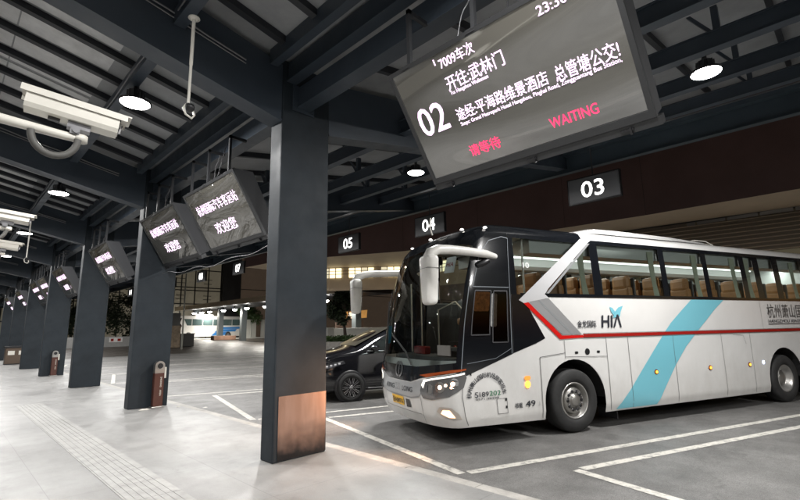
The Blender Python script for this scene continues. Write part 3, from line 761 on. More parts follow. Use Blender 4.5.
# driver's window: lit opening seen as a framed pane with the cab behind
patch('driver_window', rrect(-1.97, -1.62, 1.62, 2.30, .04), .010, glass('cab_glass', (.55, .5, .45)))
patch('driver_window', rrect(-1.56, -1.26, 1.50, 2.30, .04), .010, MATS['cab_glass'])
patch('cab_curtain', rrect(-1.955, -1.64, 1.98, 2.28, .03), .0075, mat('cab_tan', (.42, .20, .07), .7, noise=.7, nscale=14))
patch('cab_curtain', rrect(-1.60, -1.48, 1.74, 2.26, .03), .0075, mat('cab_grey', (.32, .32, .31), .7, noise=.5, nscale=14))
seam([(-1.97, 1.62), (-1.62, 1.62), (-1.62, 2.30), (-1.97, 2.30), (-1.97, 1.62)], .018, .013, m=DGREY); seam([(-1.56, 1.50), (-1.26, 1.50), (-1.26, 2.30), (-1.56, 2.30), (-1.56, 1.5)], .018, .013, m=DGREY)
# diagonal brace, silver sweep, red flash
patch('diagonal_brace', [(-1.0, 2.16), (-.90, 2.11), (-.37, 2.20), (-.45, 2.262), (-.36, 2.36), (.66, 3.20), (.78, 3.275), (.50, 3.275)], .014, mat('brace_silver', (.50, .50, .51), .3, coat=.4))
patch('brace_edge', [(-.42, 2.275), (-.36, 2.275), (.72, 3.20), (.66, 3.20)], .017, BSIL)
patch('silver_sweep', [(-.84, 2.145), (-.37, 2.195), (.31, 1.585), (-.12, 1.585)], .009, BSIL)
seam([(-.60, 2.17), (.10, 1.585)], .03, .0105, m=mat('sweep_shade', (.22, .23, .24), .35))
patch('red_flash', [(-.93, 2.13), (-.82, 2.14), (-.14, 1.575), (.32, 1.575), (.34, 1.535), (-.19, 1.515), (-.60, 1.86)], .0125, mat('red_lamp', (.42, .008, .008), .2, emit=(1, .02, .01), estr=.12))
patch('red_line', [(.33, 1.535), (9.3, 1.535), (9.3, 1.592), (.33, 1.592)], .0125, BRED)
seam([(.33, 1.600), (9.3, 1.600)], .008, .0125); seam([(.33, 1.527), (9.3, 1.527)], .008, .0125)
# teal band (curved)
tl = [(3.31, 2.212), (2.98, 2.0), (2.62, 1.76), (2.43, 1.60), (2.10, 1.30), (1.72, .95), (1.35, .60), (.98, .30)]
tr = [(2.02, .30), (2.30, .62), (2.62, .97), (2.98, 1.30), (3.40, 1.60), (3.70, 1.80), (4.02, 2.02), (4.35, 2.212)]
patch('teal_band', tl+tr, .006, BTEAL)
# panel seams on the near side
for s_ in (.86, 1.40, 2.62, 4.10, 5.08): seam([(s_, .30), (s_, 1.52)], .008)
seam([(-.64, .30), (-.64, 1.24), (-.10, 1.29)], .010); seam([(-.10, 1.20), (-.10, 1.50)], .008); seam([(-.10, 1.225), (.86, 1.20)], .008)
seam([(4.5, 1.5), (4.85, 1.48), (4.92, 1.3)], .006); seam([(5.62, 1.6), (5.62, 2.2)], .006)
seam([(S0-.02, .32), (S0-.02, 1.0)], .010)
for a, b_ in ((.12, .19), (.62, .69)): patch('latch', rrect(a, b_, 1.265, 1.305, .012), .006, BLACK)
patch('filler_hole', [(.40+.055*math.cos(R(k*20)), 1.295+.055*math.sin(R(k*20))) for k in range(18)], .006, BLACK)
patch('fuel_flap', rrect(-1.50, -1.32, .44, .66, .02), .003, BW); seam([(-1.50, .44), (-1.32, .44), (-1.32, .66), (-1.50, .66), (-1.5, .44)], .007)
for z in (.64, .53): patch('flap_hinge', rrect(-1.355, -1.325, z-.02, z+.02, .005), .010, BLACK)
# side marker lamps
def marker(s, z, r=.05, m=AMB):
    q = [(s+r*1.15*math.cos(R(k*24)), z+r*.95*math.sin(R(k*24))) for k in range(15)]
    patch('marker_surround', q, .008, mat('marker_dark', (.08, .015, .01), .3))
    patch('side_marker', [(s+r*.62*math.cos(R(k*24)), z+r*.55*math.sin(R(k*24))) for k in range(15)], .018, m)
for s_ in (2.06, 3.63, 4.94): marker(s_, .87)
patch('side_indicator', rrect(-.98, -.86, .90, .965, .03), .012, mat('amber_dim', (.5, .15, .02), .2, emit=(1, .4, .08), estr=.7))
patch('side_indicator', [(-.92+.05*math.cos(R(k*24)), .835+.055*math.sin(R(k*24))) for k in range(15)], .012, AMB)
patch('step_light', rrect(5.42, 5.47, .86, .93, .02), .010, emis('blue_white', (.6, .7, 1), 6))
# writing on the near side
btext('lettering', 'HIΛ', .78, 1.70, .50, .30, INK, bold=.028, shear=.12)
btext('lettering', '金龙国际', .22, 1.71, .44, .13, INK, bold=.02)
patch('leaf_emblem', [(1.02, 2.06), (1.09, 2.04), (1.15, 1.97), (1.11, 1.90), (1.05, 1.97)], .010, BTEAL)
patch('leaf_emblem', [(1.08, 1.86), (1.26, 1.89), (1.29, 1.97), (1.36, 2.08), (1.24, 2.05), (1.14, 1.97)], .010, BTEAL)
def arctext(txt, cs, cz, r, a0, a1, size, m):
    vs_, mb = None, MB(); n = len(txt)
    for i, ch in enumerate(txt):
        vs, fs = text_mesh(ch, size, .02, 'CENTER'); a = R(a0+(a1-a0)*i/(n-1)); rr = a-math.pi/2
        mb.add([SN(cs+r*math.cos(a)+v.x*math.cos(rr)-v.y*math.sin(rr), cz+r*math.sin(a)+v.x*math.sin(rr)+v.y*math.cos(rr), .010+v.z) for v in vs], fs)
    return mb.build('lettering', m, bus, fix=False)
arctext('杭州萧山国际机场旅客班车', -1.66, .72, .27, 176, 8, .085, INK)
btext('lettering', '5', -1.87, .705, .06, .11, INK, bold=.01); btext('lettering', '189', -1.79, .71, .16, .10, INK, bold=.01); btext('lettering', '202', -1.62, .715, .20, .10, GREEN, bold=.01)
btext('lettering', '0571-96299', -1.86, .665, .40, .04, INK, bold=.01)
btext('lettering', '核载', -1.18, .50, .14, .085, INK, bold=.02); btext('lettering', '49', -.98, .50, .19, .13, INK, bold=.02); btext('lettering', '人', -.73, .50, .05, .08, mat('faded_ink', (.25, .25, .26), .5), bold=.0)
btext('lettering', '杭州萧山国际机场', 5.86, 1.86, 2.25, .33, mat('weathered_ink', (.07, .068, .065), .6), bold=.002)
btext('lettering', 'HANGZHOU XIAOSHAN', 5.86, 1.73, 1.6, .10, INK, bold=.005); seam([(5.84, 1.70), (7.4, 1.70)], .02, .008, m=MGREY)
# roof -------------------------------------------------------------
def roofgrid(name, s_list, rows, m, flip=False):
    mb = MB(); nS = len(s_list)
    vs = []
    for (z, inset, back) in rows:
        for s in s_list:
            p = S_(s, 3.27); cx_ = 3.0
            k = 1-inset/1.215
            x = p.x+back*max(0, min(1, (-.2-p.x)/1.75)); y = p.y*k
            vs.append(Vector((x, y, z)))
    fs = [(j*nS+i, j*nS+i+1, (j+1)*nS+i+1, (j+1)*nS+i) for j in range(len(rows)-1) for i in range(nS-1)]
    mb.add(vs, fs, True); return mb.build(name, m, bus)
sl = [9.3, 7, 5, 3, 1.5, .55]
fr_ = [.55, 0, -.5, -1.0, -1.3, -1.6]+[S0-ARC*i/14 for i in range(0, 29)]+[2*SC-x for x in (-1.6, -1.3, -1.0, -.5, 0, .55)]
rows = [(3.262, 0, 0), (3.32, .02, .10), (3.38, .06, .24), (3.43, .14, .42), (3.465, .30, .70), (3.485, .55, 1.0), (3.495, .9, 1.3), (3.50, 1.214, 1.5)]
roofgrid('roof_front', fr_, rows, BB)
roofgrid('roof', sl, rows, BW); roofgrid('roof', [2*SC-x for x in sl], rows, BW)
# rear wall
mb = MB(); q = [(-HW, .3), (HW, .3), (HW, 2.25), (1.22, 3.27), (1.0, 3.47), (-1.0, 3.47), (-1.22, 3.27), (-HW, 2.25)]
mb.add([(9.3, y, z) for y, z in q], [tuple(range(8))]); mb.build('rear_wall', BW, bus)
# AC pod with tapered nose
mb = MB(); 
def ring(x, w_, h): return [Vector((x, -w_, 3.47)), Vector((x, -w_*.9, 3.47+h*.75)), Vector((x, -w_*.7, 3.47+h)), Vector((x, w_*.7, 3.47+h)), Vector((x, w_*.9, 3.47+h*.75)), Vector((x, w_, 3.47))]
rs = [ring(.62, .85, .02), ring(1.25, 1.0, .15), ring(1.9, 1.0, .16), ring(3.4, 1.0, .13), ring(4.6, .95, .08), ring(5.2, .9, .02)]
vs = [v for r in rs for v in r]; mb.add(vs, [(j*6+i, j*6+i+1, (j+1)*6+i+1, (j+1)*6+i) for j in range(5) for i in range(5)]); mb.build('roof_pod', BW, bus)
mb = MB(); mb.tube([(4.3, -.75, 3.56), (4.5, -.75, 3.60), (4.9, -.75, 3.60), (5.15, -.75, 3.52)], .012, 8); mb.build('roof_rail', CREAM, bus)

# windscreen and front ----------------------------------------------
c = SC; FR = lambda d: c+d         # d>0 toward the near side
hwS = ARC
patch('windscreen', [(c-hwS+.10, 1.22), (c-.6, 1.10), (c+.6, 1.10), (c+hwS-.10, 1.22), (c+hwS-.10, 3.02), (c+.9, 3.10), (c-.9, 3.10), (c-hwS+.10, 3.02)], .003, GLW)
patch('windscreen_header', [(c-hwS+.02, 3.00), (c-.9, 3.08), (c+.9, 3.08), (c+hwS-.02, 3.00), (c+hwS+.02, 3.268), (c-hwS-.02, 3.268)], .006, BB)
for sgn in (1, -1):
    q = [(c+sgn*(hwS-.15), 1.20), (c+sgn*(hwS+.12), 1.02), (c+sgn*(hwS+.12), 3.268), (c+sgn*(hwS-.12), 3.05)]
    patch('windscreen_pillar', q if sgn > 0 else q[::-1], .007, BB)
# black nose panel, V shaped, with emblem and grey grille bar
patch('nose_panel', [(c-hwS+.03, 1.22), (c-hwS+.25, 1.08), (c-.75, .98), (c-.45, .90), (c+.45, .90), (c+.75, .98), (c+hwS-.15, 1.08), (c+hwS+.04, 1.05), (c+hwS+.04, 1.24), (c+.6, 1.14), (c-.6, 1.14)], .008, BB)
patch('grille_bar', [(c-.98, .90), (c-.78, .96), (c-.46, .885), (c+.46, .885), (c+.78, .96), (c+.84, .86), (c+.7, .70), (c+.45, .66), (c-.45, .66), (c-.7, .70)], .007, BSIL)
seam([(c-.98, .90), (c-.7, .70), (c-.45, .66), (c+.45, .66), (c+.7, .70), (c+.84, .86)], .02, .010, m=mat('sweep_shade', (.22, .23, .24), .35))
btext('lettering', 'KING', c-.50, .745, .34, .11, INK, bold=.015, off=.013); btext('lettering', 'LONG', c+.16, .745, .36, .11, INK, bold=.015, off=.013)
for q in (-.10, -.04, .02): patch('badge_bar', [(c+q, .735), (c+q+.03, .735), (c+q+.03, .845), (c+q, .845)], .013, CHROME)
# round silver emblem of two facing curves on the black nose
for sg in (-1, 1):
    outl = [(c+sg*(.02+.13*math.sin(R(a))), 1.07+.13*math.cos(R(a))) for a in range(0, 181, 15)]+[(c+sg*(.02+.085*math.sin(R(a))), 1.07+.10*math.cos(R(a))) for a in range(180, -1, -15)]
    patch('emblem', outl, .016, CHROME)
patch('emblem', [(c-.012, .95), (c+.012, .95), (c+.012, 1.19), (c-.012, 1.19)], .0165, CHROME)
# plate
YEL = mat('plate_yellow', (.75, .42, .02), .4)
patch('number_plate', [(c-.30, .50), (c+.16, .50), (c+.16, .64), (c-.30, .64)], .014, YEL)
btext('lettering', '浙A08976', c-.285, .525, .43, .105, INK, off=.018, bold=.008)
patch('tow_cover', [(c+.24, .49), (c+.40, .50), (c+.38, .62), (c+.24, .62)], .010, BLACK)
seam([(c-.62, .30), (c-.62, .66)], .008); seam([(c+.74, .30), (c+.74, .70)], .008)
seam([(c-.7, .44), (c+.7, .44)], .006)
# headlights: dark housing, reflector bowls, clear lit lamps
HLB = mat('headlight_house', (.22, .22, .225), .22, metal=.7)
HLE = emis('headlight_glow', (1, .62, .42), 5); HLS = emis('drl_glow', (1, .93, .85), 1.6)
CLR = glass('clear_lens', (.95, .95, .95))
def headlight(sg):
    def P(pts): 
        q = [(c+sg*d, z) for d, z in pts]; return q if sg > 0 else q[::-1]
    h = patch('headlight', P([(.74, .80), (.80, .69), (1.0, .68), (1.3, .74), (1.52, .86), (1.56, 1.00), (1.52, 1.09), (1.15, 1.03), (.88, .98), (.78, .90)]), .010, HLB)
    patch('headlight_trim', P([(.77, .88), (.82, .955), (1.0, .99), (1.52, 1.075), (1.52, 1.05), (1.0, .965), (.86, .93), (.82, .83)]), .014, HLS, h)
    for d, z, r_, mm in ((.96, .83, .075, CHROME), (1.15, .87, .08, CHROME), (1.36, .93, .07, CHROME)):
        patch('reflector', P([(d+r_*math.cos(R(a)), z+r_*math.sin(R(a))) for a in range(0, 360, 24)]), .013, mm, h)
    for d, z, r_ in ((1.15, .87, .030), (1.24, .90, .022), (1.34, .92, .032), (1.32, .87, .018)):
        patch('bulb', P([(d+r_*math.cos(R(a)), z+r_*math.sin(R(a))) for a in range(0, 360, 24)]), .016, HLE, h)
    patch('bulb_surround', P([(.90, .78), (.93, .78), (.93, .90), (.90, .90)]), .017, HLB, h); patch('bulb_surround', P([(1.02, .77), (1.045, .77), (1.045, .92), (1.02, .92)]), .017, HLB, h)
    patch('indicator', P([(.70, 1.02), (.98, 1.065), (1.30, 1.115), (1.54, 1.13), (1.54, 1.108), (1.15, 1.05), (.88, 1.0)]), .012, mat('indicator_amber', (.26, .05, .012), .2, emit=(1, .2, .05), estr=.04), h)
    patch('fog_lamp', P([(1.06, .52), (1.12, .59), (1.30, .585), (1.40, .50), (1.44, .42), (1.30, .42), (1.15, .46)]), .010, mat('fog_house', (.5, .45, .40), .3, metal=.4), h)
    patch('fog_bulb', P([(1.13, .50), (1.17, .55), (1.27, .55), (1.32, .48), (1.34, .445), (1.25, .45)]), .014, emis('fog_glow', (1, .55, .32), 3), h)
    for d, z, e in ((1.2, .88, 22), (1.25, .5, 8)):
        p = SN(c+sg*d, z, .10); ld = bpy.data.lights.new('headlight_beam', 'SPOT'); ld.energy = e*6; ld.spot_size = R(95); ld.spot_blend = .8; ld.color = (1, .62, .40); ld.shadow_soft_size = .06
        lo = bpy.data.objects.new('headlight_beam', ld); COL.objects.link(lo); lo.parent = h
        lo.rotation_euler = (R(90-12), 0, R(90)); lo.location = p
headlight(1); headlight(-1)
# wipers
def wire(name, pts, r, m, parent=bus, n=8):
    mb = MB(); mb.tube(pts, r, n); return mb.build(name, m, parent)
for pts in ([(c+.5, 1.16), (c+.25, 1.36), (c-.35, 1.62)], [(c-.7, 1.16), (c-.6, 1.30), (c-.95, 2.25)]):
    wire('wiper', [SN(x, z, .05) for x, z in pts], .011, BLACK)
    a, b_ = pts[1], pts[2]; wire('wiper_blade', [SN(a[0]+(b_[0]-a[0])*t*1.25, a[1]+(b_[1]-a[1])*t*1.25-.015, .02) for t in (0, .25, .5, .75, 1)], .009, BLACK)
# mirrors
def mirror(sg):
    def V(x, y, z): return Vector((x, sg*y, z))
    pts = [V(-1.38, 1.24, 2.86), V(-1.62, 1.33, 2.875), V(-2.0, 1.42, 2.88), V(-2.4, 1.52, 2.87), V(-2.62, 1.57, 2.85), V(-2.76, 1.60, 2.79), V(-2.81, 1.61, 2.70), V(-2.80, 1.61, 2.60)]
    mb = MB(); mb.tube(pts, [.045, .062, .068, .070, .072, .078, .080, .080], 14)
    a = mb.build('mirror_arm', CREAM if False else mat('mirror_white', (.80, .79, .75), .32, coat=.3, noise=.08, nscale=6), bus)
    # hanging mirror head: rounded box
    bm = bmesh.new(); bmesh.ops.create_cube(bm, size=1)
    for v in bm.verts:
        k = 1 if v.co.z > 0 else .82
        v.co = Vector((v.co.x*.20*k, v.co.y*.31*k, v.co.z*.70))
    bmesh.ops.bevel(bm, geom=bm.edges[:], offset=.08, segments=5, affect='EDGES', profile=.6)
    for v in bm.verts: v.co = v.co+Vector((-2.79, sg*1.60, 2.40))
    me = bpy.data.meshes.new('mirror_head'); bm.to_mesh(me); bm.free()
    for p in me.polygons: p.use_smooth = True
    me.materials.append(MATS['mirror_white']); o = bpy.data.objects.new('mirror_head', me); COL.objects.link(o); o.parent = bus
    for z0, z1 in ((2.42, 2.66), (2.12, 2.38)):
        mb = MB(); mb.box(-2.699, -2.687, sg*1.60-.10, sg*1.60+.10, z0, z1, bev=.005); mb.build('mirror_glass', CHROME, o)
    for z in (2.56,):
        mb = MB(); mb.box(-2.888, -2.69, sg*1.6-.152, sg*1.6+.152, z-.002, z+.002); mb.build('mirror_seam', DGREY, o)
mirror(-1); mirror(1)
wire('mirror_bracket', [(-1.55, -1.26, 2.78), (-1.65, -1.30, 2.74), (-1.75, -1.25, 2.70)], .05, BLACK)
# roof clearance lamps
for d in (-1.0, 0, 1.0, 1.45):
    p = SN(c+d, 3.26, .0)+Vector((.07, 0, .07)); mb = MB(); mb.lathe([(0, .03), (.025, .02), (.035, 0)], Matrix.Translation(p), n=12); mb.build('clearance_lamp', emis('clearance', (1, .95, .9), 3), bus)
for p in ([(-1.25, .95, 1.0), (-1.25, .95, 2.1), (-1.05, .6, 2.25), (-.95, .35, 2.0), (-.95, .35, 1.45)], [(-1.9, .85, 1.3), (-1.9, .85, 2.6)], [(-1.55, 1.12, 1.0), (-1.55, 1.12, 2.9)], [(-1.2, -.15, 1.45), (-1.2, -.15, 2.1), (-1.2, -.95, 2.1)]): wire('grab_rail', p, .016, CREAM)
mb = MB(); mb.box(-1.22, -1.19, -.95, -.15, 1.46, 2.05); mb.build('driver_screen', mat('screen_smoke', (.05, .055, .06), .2), bus)
mb = MB(); mb.lathe([(0, 0), (.06, 0), (.06, .32), (.03, .38), (0, .4)], Matrix.Translation((-1.0, .75, 1.0)), n=14); mb.build('extinguisher', BRED, bus)
mb = MB(); mb.box(-.98, -.86, -.82, -.42, 2.05, 2.62, bev=.03); mb.build('seat_cover', mat('cover_white', (.6, .6, .57), .8), bus)
mb = MB(); mb.box(-.80, -.60, .50, .95, 1.5, 2.3, bev=.05); mb.build('folding_seat', SEATB, bus)
mb = MB(); mb.box(-2.02, -1.9, .1, .55, 1.28, 1.42, bev=.02); mb.build('ticket_box', BRED, bus)
wire('antenna', [(-1.9, -.1, 3.40), (-1.95, -.1, 3.55), (-1.93, -.1, 3.72)], .012, CREAM)
# wheels --------------------------------------------------------------
def wheel(x, y, sg, r=.51, front=True):
    M_ = Matrix.Translation((x, y, r)) @ Matrix.Rotation(R(90)*(1 if sg < 0 else -1), 4, 'X')     # axis outwards
    mb = MB(); mb.lathe([(.30,-.24),(.46,-.24),(.50,-.20),(r,-.14),(r,.0),(.50,.05),(.47,.075),(.36,.085),(.295,.06),(.29,.03)], M_, n=48)
    t = mb.build('wheel', TYRE, bus)
    mb = MB()
    prof = [(.295,.055),(.285,.07),(.27,.055),(.255,-.06),(.20,-.08)] if front else [(.295,.055),(.285,.07),(.27,.04),(.22,-.10),(.15,-.12)]
    mb.lathe(prof, M_, n=48); mb.build('rim', mat('wheel_steel', (.50, .49, .47), .32, metal=.8, noise=.15, nscale=5), t)
    mb = MB()
    if front:
        mb.lathe([(.215,-.08),(.21,.02),(.19,.045),(.10,.05),(.095,.07),(.07,.085),(0,.09)], M_, n=40)
    else:
        mb.lathe([(.16,-.12),(.155,-.02),(.12,.0),(.08,.02),(0,.03)], M_, n=32)
    mb.build('hub', mat('hub_alloy', (.34, .33, .31), .35, metal=.85), t)
    for k in range(10):
        a = R(36*k); rr_ = .15 if front else .19; zz = .055 if front else -.07
        if front:
            mb = MB(); mb.lathe([(0, .002), (.026, .002), (.028, -.006)], M_ @ Matrix.Translation((rr_*math.cos(a), rr_*math.sin(a), zz)), n=12); mb.build('hub_hole', BLACK, t)
        mb = MB(); a += R(18); mb.lathe([(0, .03), (.013, .03), (.015, 0)], M_ @ Matrix.Translation((rr_*math.cos(a), rr_*math.sin(a), zz-.008)), n=6, smooth=False); mb.build('wheel_nut', CHROME, t)
    # ring of holes in rim
for sg in (-1, 1):
    y = sg*(HW-.10); wheel(.08, y, sg); wheel(RW, y, sg, front=False)
# wheel wells and floor, chassis
DK = mat('underbody', (.008, .008, .008), .9)
mb = MB()
for x in (.08, RW):
    for sg in (-1, 1):
        n = 16; yo = sg*1.262; yi = sg*.80
        vs = [Vector((x-.66*math.cos(math.pi*i/n), yy, .52+.66*math.sin(math.pi*i/n))) for yy in (yo, yi) for i in range(n+1)]
        mb.add(vs, [(i, i+1, n+2+i, n+1+i) for i in range(n)]); 
        mb.add([vs[i] for i in range(n+1, 2*n+2)]+[Vector((x-.66, yi, .27)), Vector((x+.66, yi, .27))], [tuple(range(n+1))[::1], (0, n, n+2, n+1)])
mb.box(-2.2, 9.25, -.78, .78, .27, .36); mb.box(.95, 5.4, -1.24, 1.24, .30, .34); mb.box(-2.0, -.65, -1.22, 1.22, .30, .34); mb.box(7.1, 9.25, -1.24, 1.24, .3, .34)
mb.build('underbody', DK, bus)
for x in (1.05, 7.2):
    mb = MB(); mb.box(x, x+.02, -1.2, -.8, .12, .60); mb.build('mud_flap', BLACK, bus)
# interior -------------------------------------------------------------
INT = mat('cabin_lining', (.55, .56, .54), .5); INTC = mat('cabin_ceiling', (.62, .65, .60), .6)
mb = MB(); mb.box(-.9, 9.2, -1.2, 1.2, 1.42, 1.46); mb.box(-2.2, -.9, -1.15, 1.15, .95, .99); mb.box(-.92, -.9, -1.2, 1.2, .97, 1.46); mb.build('cabin_floor', mat('cabin_floor', (.08, .075, .07), .6), bus)
mb = MB(); mb.box(-1.4, 9.2, -1.15, 1.15, 3.24, 3.26); mb.build('cabin_ceiling', INTC, bus)
for sg in (-1, 1):
    mb = MB(); mb.prism([(sg*1.16, 3.235), (sg*.72, 3.235), (sg*.70, 3.05), (sg*.80, 2.98), (sg*1.15, 2.98)], -.6, 9.1, Matrix(((0,0,1,0),(1,0,0,0),(0,1,0,0),(0,0,0,1)))); mb.build('luggage_rack', INT, bus)
    mb = MB(); mb.box(-.5, 9.0, sg*.60-.02, sg*.60+.02, 3.205, 3.235); mb.build('cabin_light', emis('cabin_light', (.95, 1, .97), 2.2), bus)
mb = MB(); mb.box(9.18, 9.25, -1.2, 1.2, 1.42, 3.25); mb.build('cabin_rear', INT, bus)
mb = MB(); mb.box(-2.15, -1.7, -1.08, 1.08, 1.0, 1.28, bev=.05); mb.box(-1.98, -1.72, -.95, -.35, 1.25, 1.42, bev=.04); mb.build('dashboard', mat('dash_grey', (.05, .05, .05), .6), bus)
mb = MB(); pts = [Vector((-1.55+.10*math.sin(R(a)), -.62+.22*math.cos(R(a)), 1.55+.20*math.sin(R(a)))) for a in range(0, 361, 20)]; mb.tube(pts, .016, 8, cap=False); mb.tube([(-1.72, -.62, 1.35), (-1.55, -.62, 1.55)], .03, 8); mb.build('steering_wheel', BLACK, bus)
def seat(x, y):
    mb = MB(); mb.box(x-.13, x+.0, y-.20, y+.20, 1.90, 2.46, bev=.055)
    mb.box(x-.145, x+.005, y-.175, y+.175, 2.40, 2.67, bev=.07); s = mb.build('seat', SEATM, bus)

    mb = MB(); mb.box(x-.50, x-.1, y-.21, y+.21, 1.78, 1.9, bev=.04); mb.build('seat_cushion', SEATM, s)
    mb = MB(); mb.box(x+.008, x+.05, y-.215, y+.215, 1.90, 2.62, bev=.02); mb.build('seat_shell', SEATB, s)
    mb = MB(); mb.box(x-.40, x-.08, y-.235, y-.215, 2.06, 2.11); mb.build('armrest', BLACK, s)
x = -.15
seat(-.30, -.92)
while x < 8.6:
    for y in (-.95, -.48, .48, .95): seat(x+.28, y)
    x += .86
seat(-1.15, -.62)
# curtains: folded strips at the rear edge of each pane
CURT = mat('curtain_cloth', (.42, .44, .34), .8, noise=.1)
for xx in (.50, 2.36, 3.68, 4.98, 5.50, 7.30):
    for sg in (-1, 1):
        mb = MB(); n = 8; vs = []
        for j, (zz, k) in enumerate(((2.22, 1.0), (2.5, .75), (2.8, .85), (3.15, 1.15))):
            for i in range(n+1):
                vs.append(Vector((xx-.03*j*.7+.16*k*i/n, sg*(1.20-.02*j*.6+.018*(i % 2)), zz)))
        mb.add(vs, [(j*(n+1)+i, j*(n+1)+i+1, (j+1)*(n+1)+i+1, (j+1)*(n+1)+i) for j in range(3) for i in range(n)], True); mb.build('curtain', CURT, bus)
# little things behind the glass
patch('window_sticker', rrect(-.86, -.66, 2.62, 2.74, .05), -.008, mat('sticker_white', (.7, .7, .7), .5)) if False else btext('lettering', '10', -.84, 2.70, .13, .13, mat('sticker_white', (.7, .7, .7), .5), off=-.004, bold=.02)
mb = MB(); mb.tube([(-.72, -1.1, 1.46), (-.72, -1.1, 3.24)], .018, 8); mb.build('grab_pole', CREAM, bus)
patch('notice_card', [(c+.95, 2.60), (c+1.16, 2.60), (c+1.16, 2.86), (c+.95, 2.86)], -.02, mat('sticker_white', (.7, .7, .7), .5)); btext('lettering', 'HIA', c+.98, 2.70, .15, .10, BRED, off=-.012, bold=.02)
patch('blue_card', [(c-1.35, 1.46), (c-1.10, 1.44), (c-1.10, 1.78), (c-1.35, 1.80)], -.012, mat('blue_card', (.02, .24, .42), .5))
PKW = mat('dash_paper', (.6, .5, .48), .6); mb = MB(); mb.box(-2.12, -2.10, -.95, -.55, 1.30, 1.46); mb.build('dash_card', PKW, bus)
mb = MB(); mb.box(-1.9, -1.75, -.2, .35, 2.85, 3.0, bev=.03); mb.build('destination_box', BLACK, bus)
# cabin lights
for xx in (0.6, 3.2, 5.8, 8.2):
    ld = bpy.data.lights.new('cabin_lamp', 'AREA'); ld.shape = 'RECTANGLE'; ld.size = 2.2; ld.size_y = .12; ld.energy = 25; ld.color = (.93, 1, .96)
    lo = bpy.data.objects.new('cabin_lamp', ld); COL.objects.link(lo); lo.parent = bus; lo.location = (xx, 0, 3.22)
ld = bpy.data.lights.new('cab_lamp', 'AREA'); ld.size = .4; ld.energy = 6; ld.color = (1, .72, .45)
lo = bpy.data.objects.new('cab_lamp', ld); COL.objects.link(lo); lo.parent = bus; lo.location = (-1.3, 0, 3.2)

# ------------------------------------------------------------------ black people carrier in the next bay
CB = mat('car_black', (.008, .008, .010), .10, coat=1.0)
CG = mat('car_glass', (.02, .024, .024), .03, coat=1)
ca = R(-20.5)
car = thing('people_carrier', (7.34, 9.04, ZR), 'black glossy people carrier with multi spoke alloy wheels, parked behind the coach front', 'car', rz=ca)
def sec(x, zb, zk, zr, hb, hk, hr):
    half = [(hb*.0, zb), (hb*.8, zb), (hb, zb+.06), (hk+.0, zb+.28), (hk+.01, (zb+zk)/2+.12), (hk-.02, zk), (hr+(hk-hr)*.35, zk+(zr-zk)*.55), (hr, zr-.05), (hr*.72, zr), (0, zr+.02)]
    pts = [Vector((x, -y, z)) for y, z in half]+[Vector((x, y, z)) for y, z in half[-2:0:-1]]
    return pts
ST = [(-.95, .30, .60, .74, .60, .68, .55), (-.88, .22, .78, .96, .80, .84, .74), (-.70, .20, .98, 1.10, .88, .91, .82), (-.30, .20, 1.08, 1.20, .92, .93, .82), (.10, .20, 1.13, 1.27, .92, .94, .80),
      (.30, .20, 1.16, 1.36, .92, .945, .78), (.78, .20, 1.18, 1.62, .92, .95, .74), (1.25, .20, 1.18, 1.79, .92, .95, .72), (1.9, .20, 1.19, 1.87, .92, .95, .73), (3.0, .20, 1.2, 1.86, .92, .95, .73), (3.75, .22, 1.2, 1.78, .91, .94, .71), (4.02, .26, 1.15, 1.55, .88, .90, .68), (4.12, .32, 1.05, 1.2, .80, .84, .62)]
rg = [sec(*s) for s in ST]; n = len(rg[0]); mb = MB(); vs = [v for r in rg for v in r]
vs = [v+Vector((0, .95, 0)) for v in vs]
mb.add(vs, [(j*n+i, j*n+(i+1) % n, (j+1)*n+(i+1) % n, (j+1)*n+i) for j in range(len(rg)-1) for i in range(n)]+[tuple(range(n)), tuple(range((len(rg)-1)*n, len(rg)*n))], True)
body = mb.build('body', CB, car); md = body.modifiers.new('s', 'SUBSURF'); md.levels = 2; md.render_levels = 2
def cpart(name, pts, m, parent=car):
    mb = MB(); mb.add(pts, [tuple(range(len(pts)))]); return mb.build(name, m, parent, fix=False)
mb = MB(); q = [(.50, 1.225, .03), (1.45, 1.225, .02), (1.45, 1.68, .15), (1.15, 1.66, .15), (.85, 1.50, .11)]
cpart('side_window', [Vector((x, y-.03, z)) for x, z, y in q], CG)
q = [(1.53, 1.225, .02), (2.5, 1.235, .02), (2.5, 1.71, .15), (1.53, 1.70, .15)]; cpart('side_window', [Vector((x, y-.03, z)) for x, z, y in q], CG)
q = [(2.58, 1.235, .02), (3.7, 1.235, .03), (3.55, 1.66, .15), (2.58, 1.71, .15)]; cpart('side_window', [Vector((x, y-.03, z)) for x, z, y in q], CG)
cpart('windscreen', [Vector(p) for p in ((.20, .24, 1.335), (.20, 1.66, 1.335), (1.20, 1.56, 1.80), (1.20, .34, 1.80))], mat('car_screen', (.05, .06, .06), .03, coat=1))
def ctube(name, pts, r, m, n=8):
    mb = MB(); mb.tube(pts, r, n); return mb.build(name, m, car)
ctube('window_trim', [(.42, -.01, 1.205), (1.5, -.015, 1.205), (3.7, .0, 1.215)], .010, CHROME)
ctube('sill_trim', [(.45, .0, .30), (1.5, -.01, .29), (2.6, .0, .30)], .012, CHROME)
for yy in (.0, 1.9):
    mb = MB(); sg = -1 if yy < 1 else 1
    M_ = Matrix.Translation((.62, yy+sg*.10, 1.27)); bm = bmesh.new(); bmesh.ops.create_uvsphere(bm, u_segments=16, v_segments=10, radius=1)
    mb.add([M_ @ Vector((v.co.x*.11, v.co.y*.13, v.co.z*.085)) for v in bm.verts], [[v.index for v in f_.verts] for f_ in bm.faces], True); bm.free(); mb.build('door_mirror', CB, car)
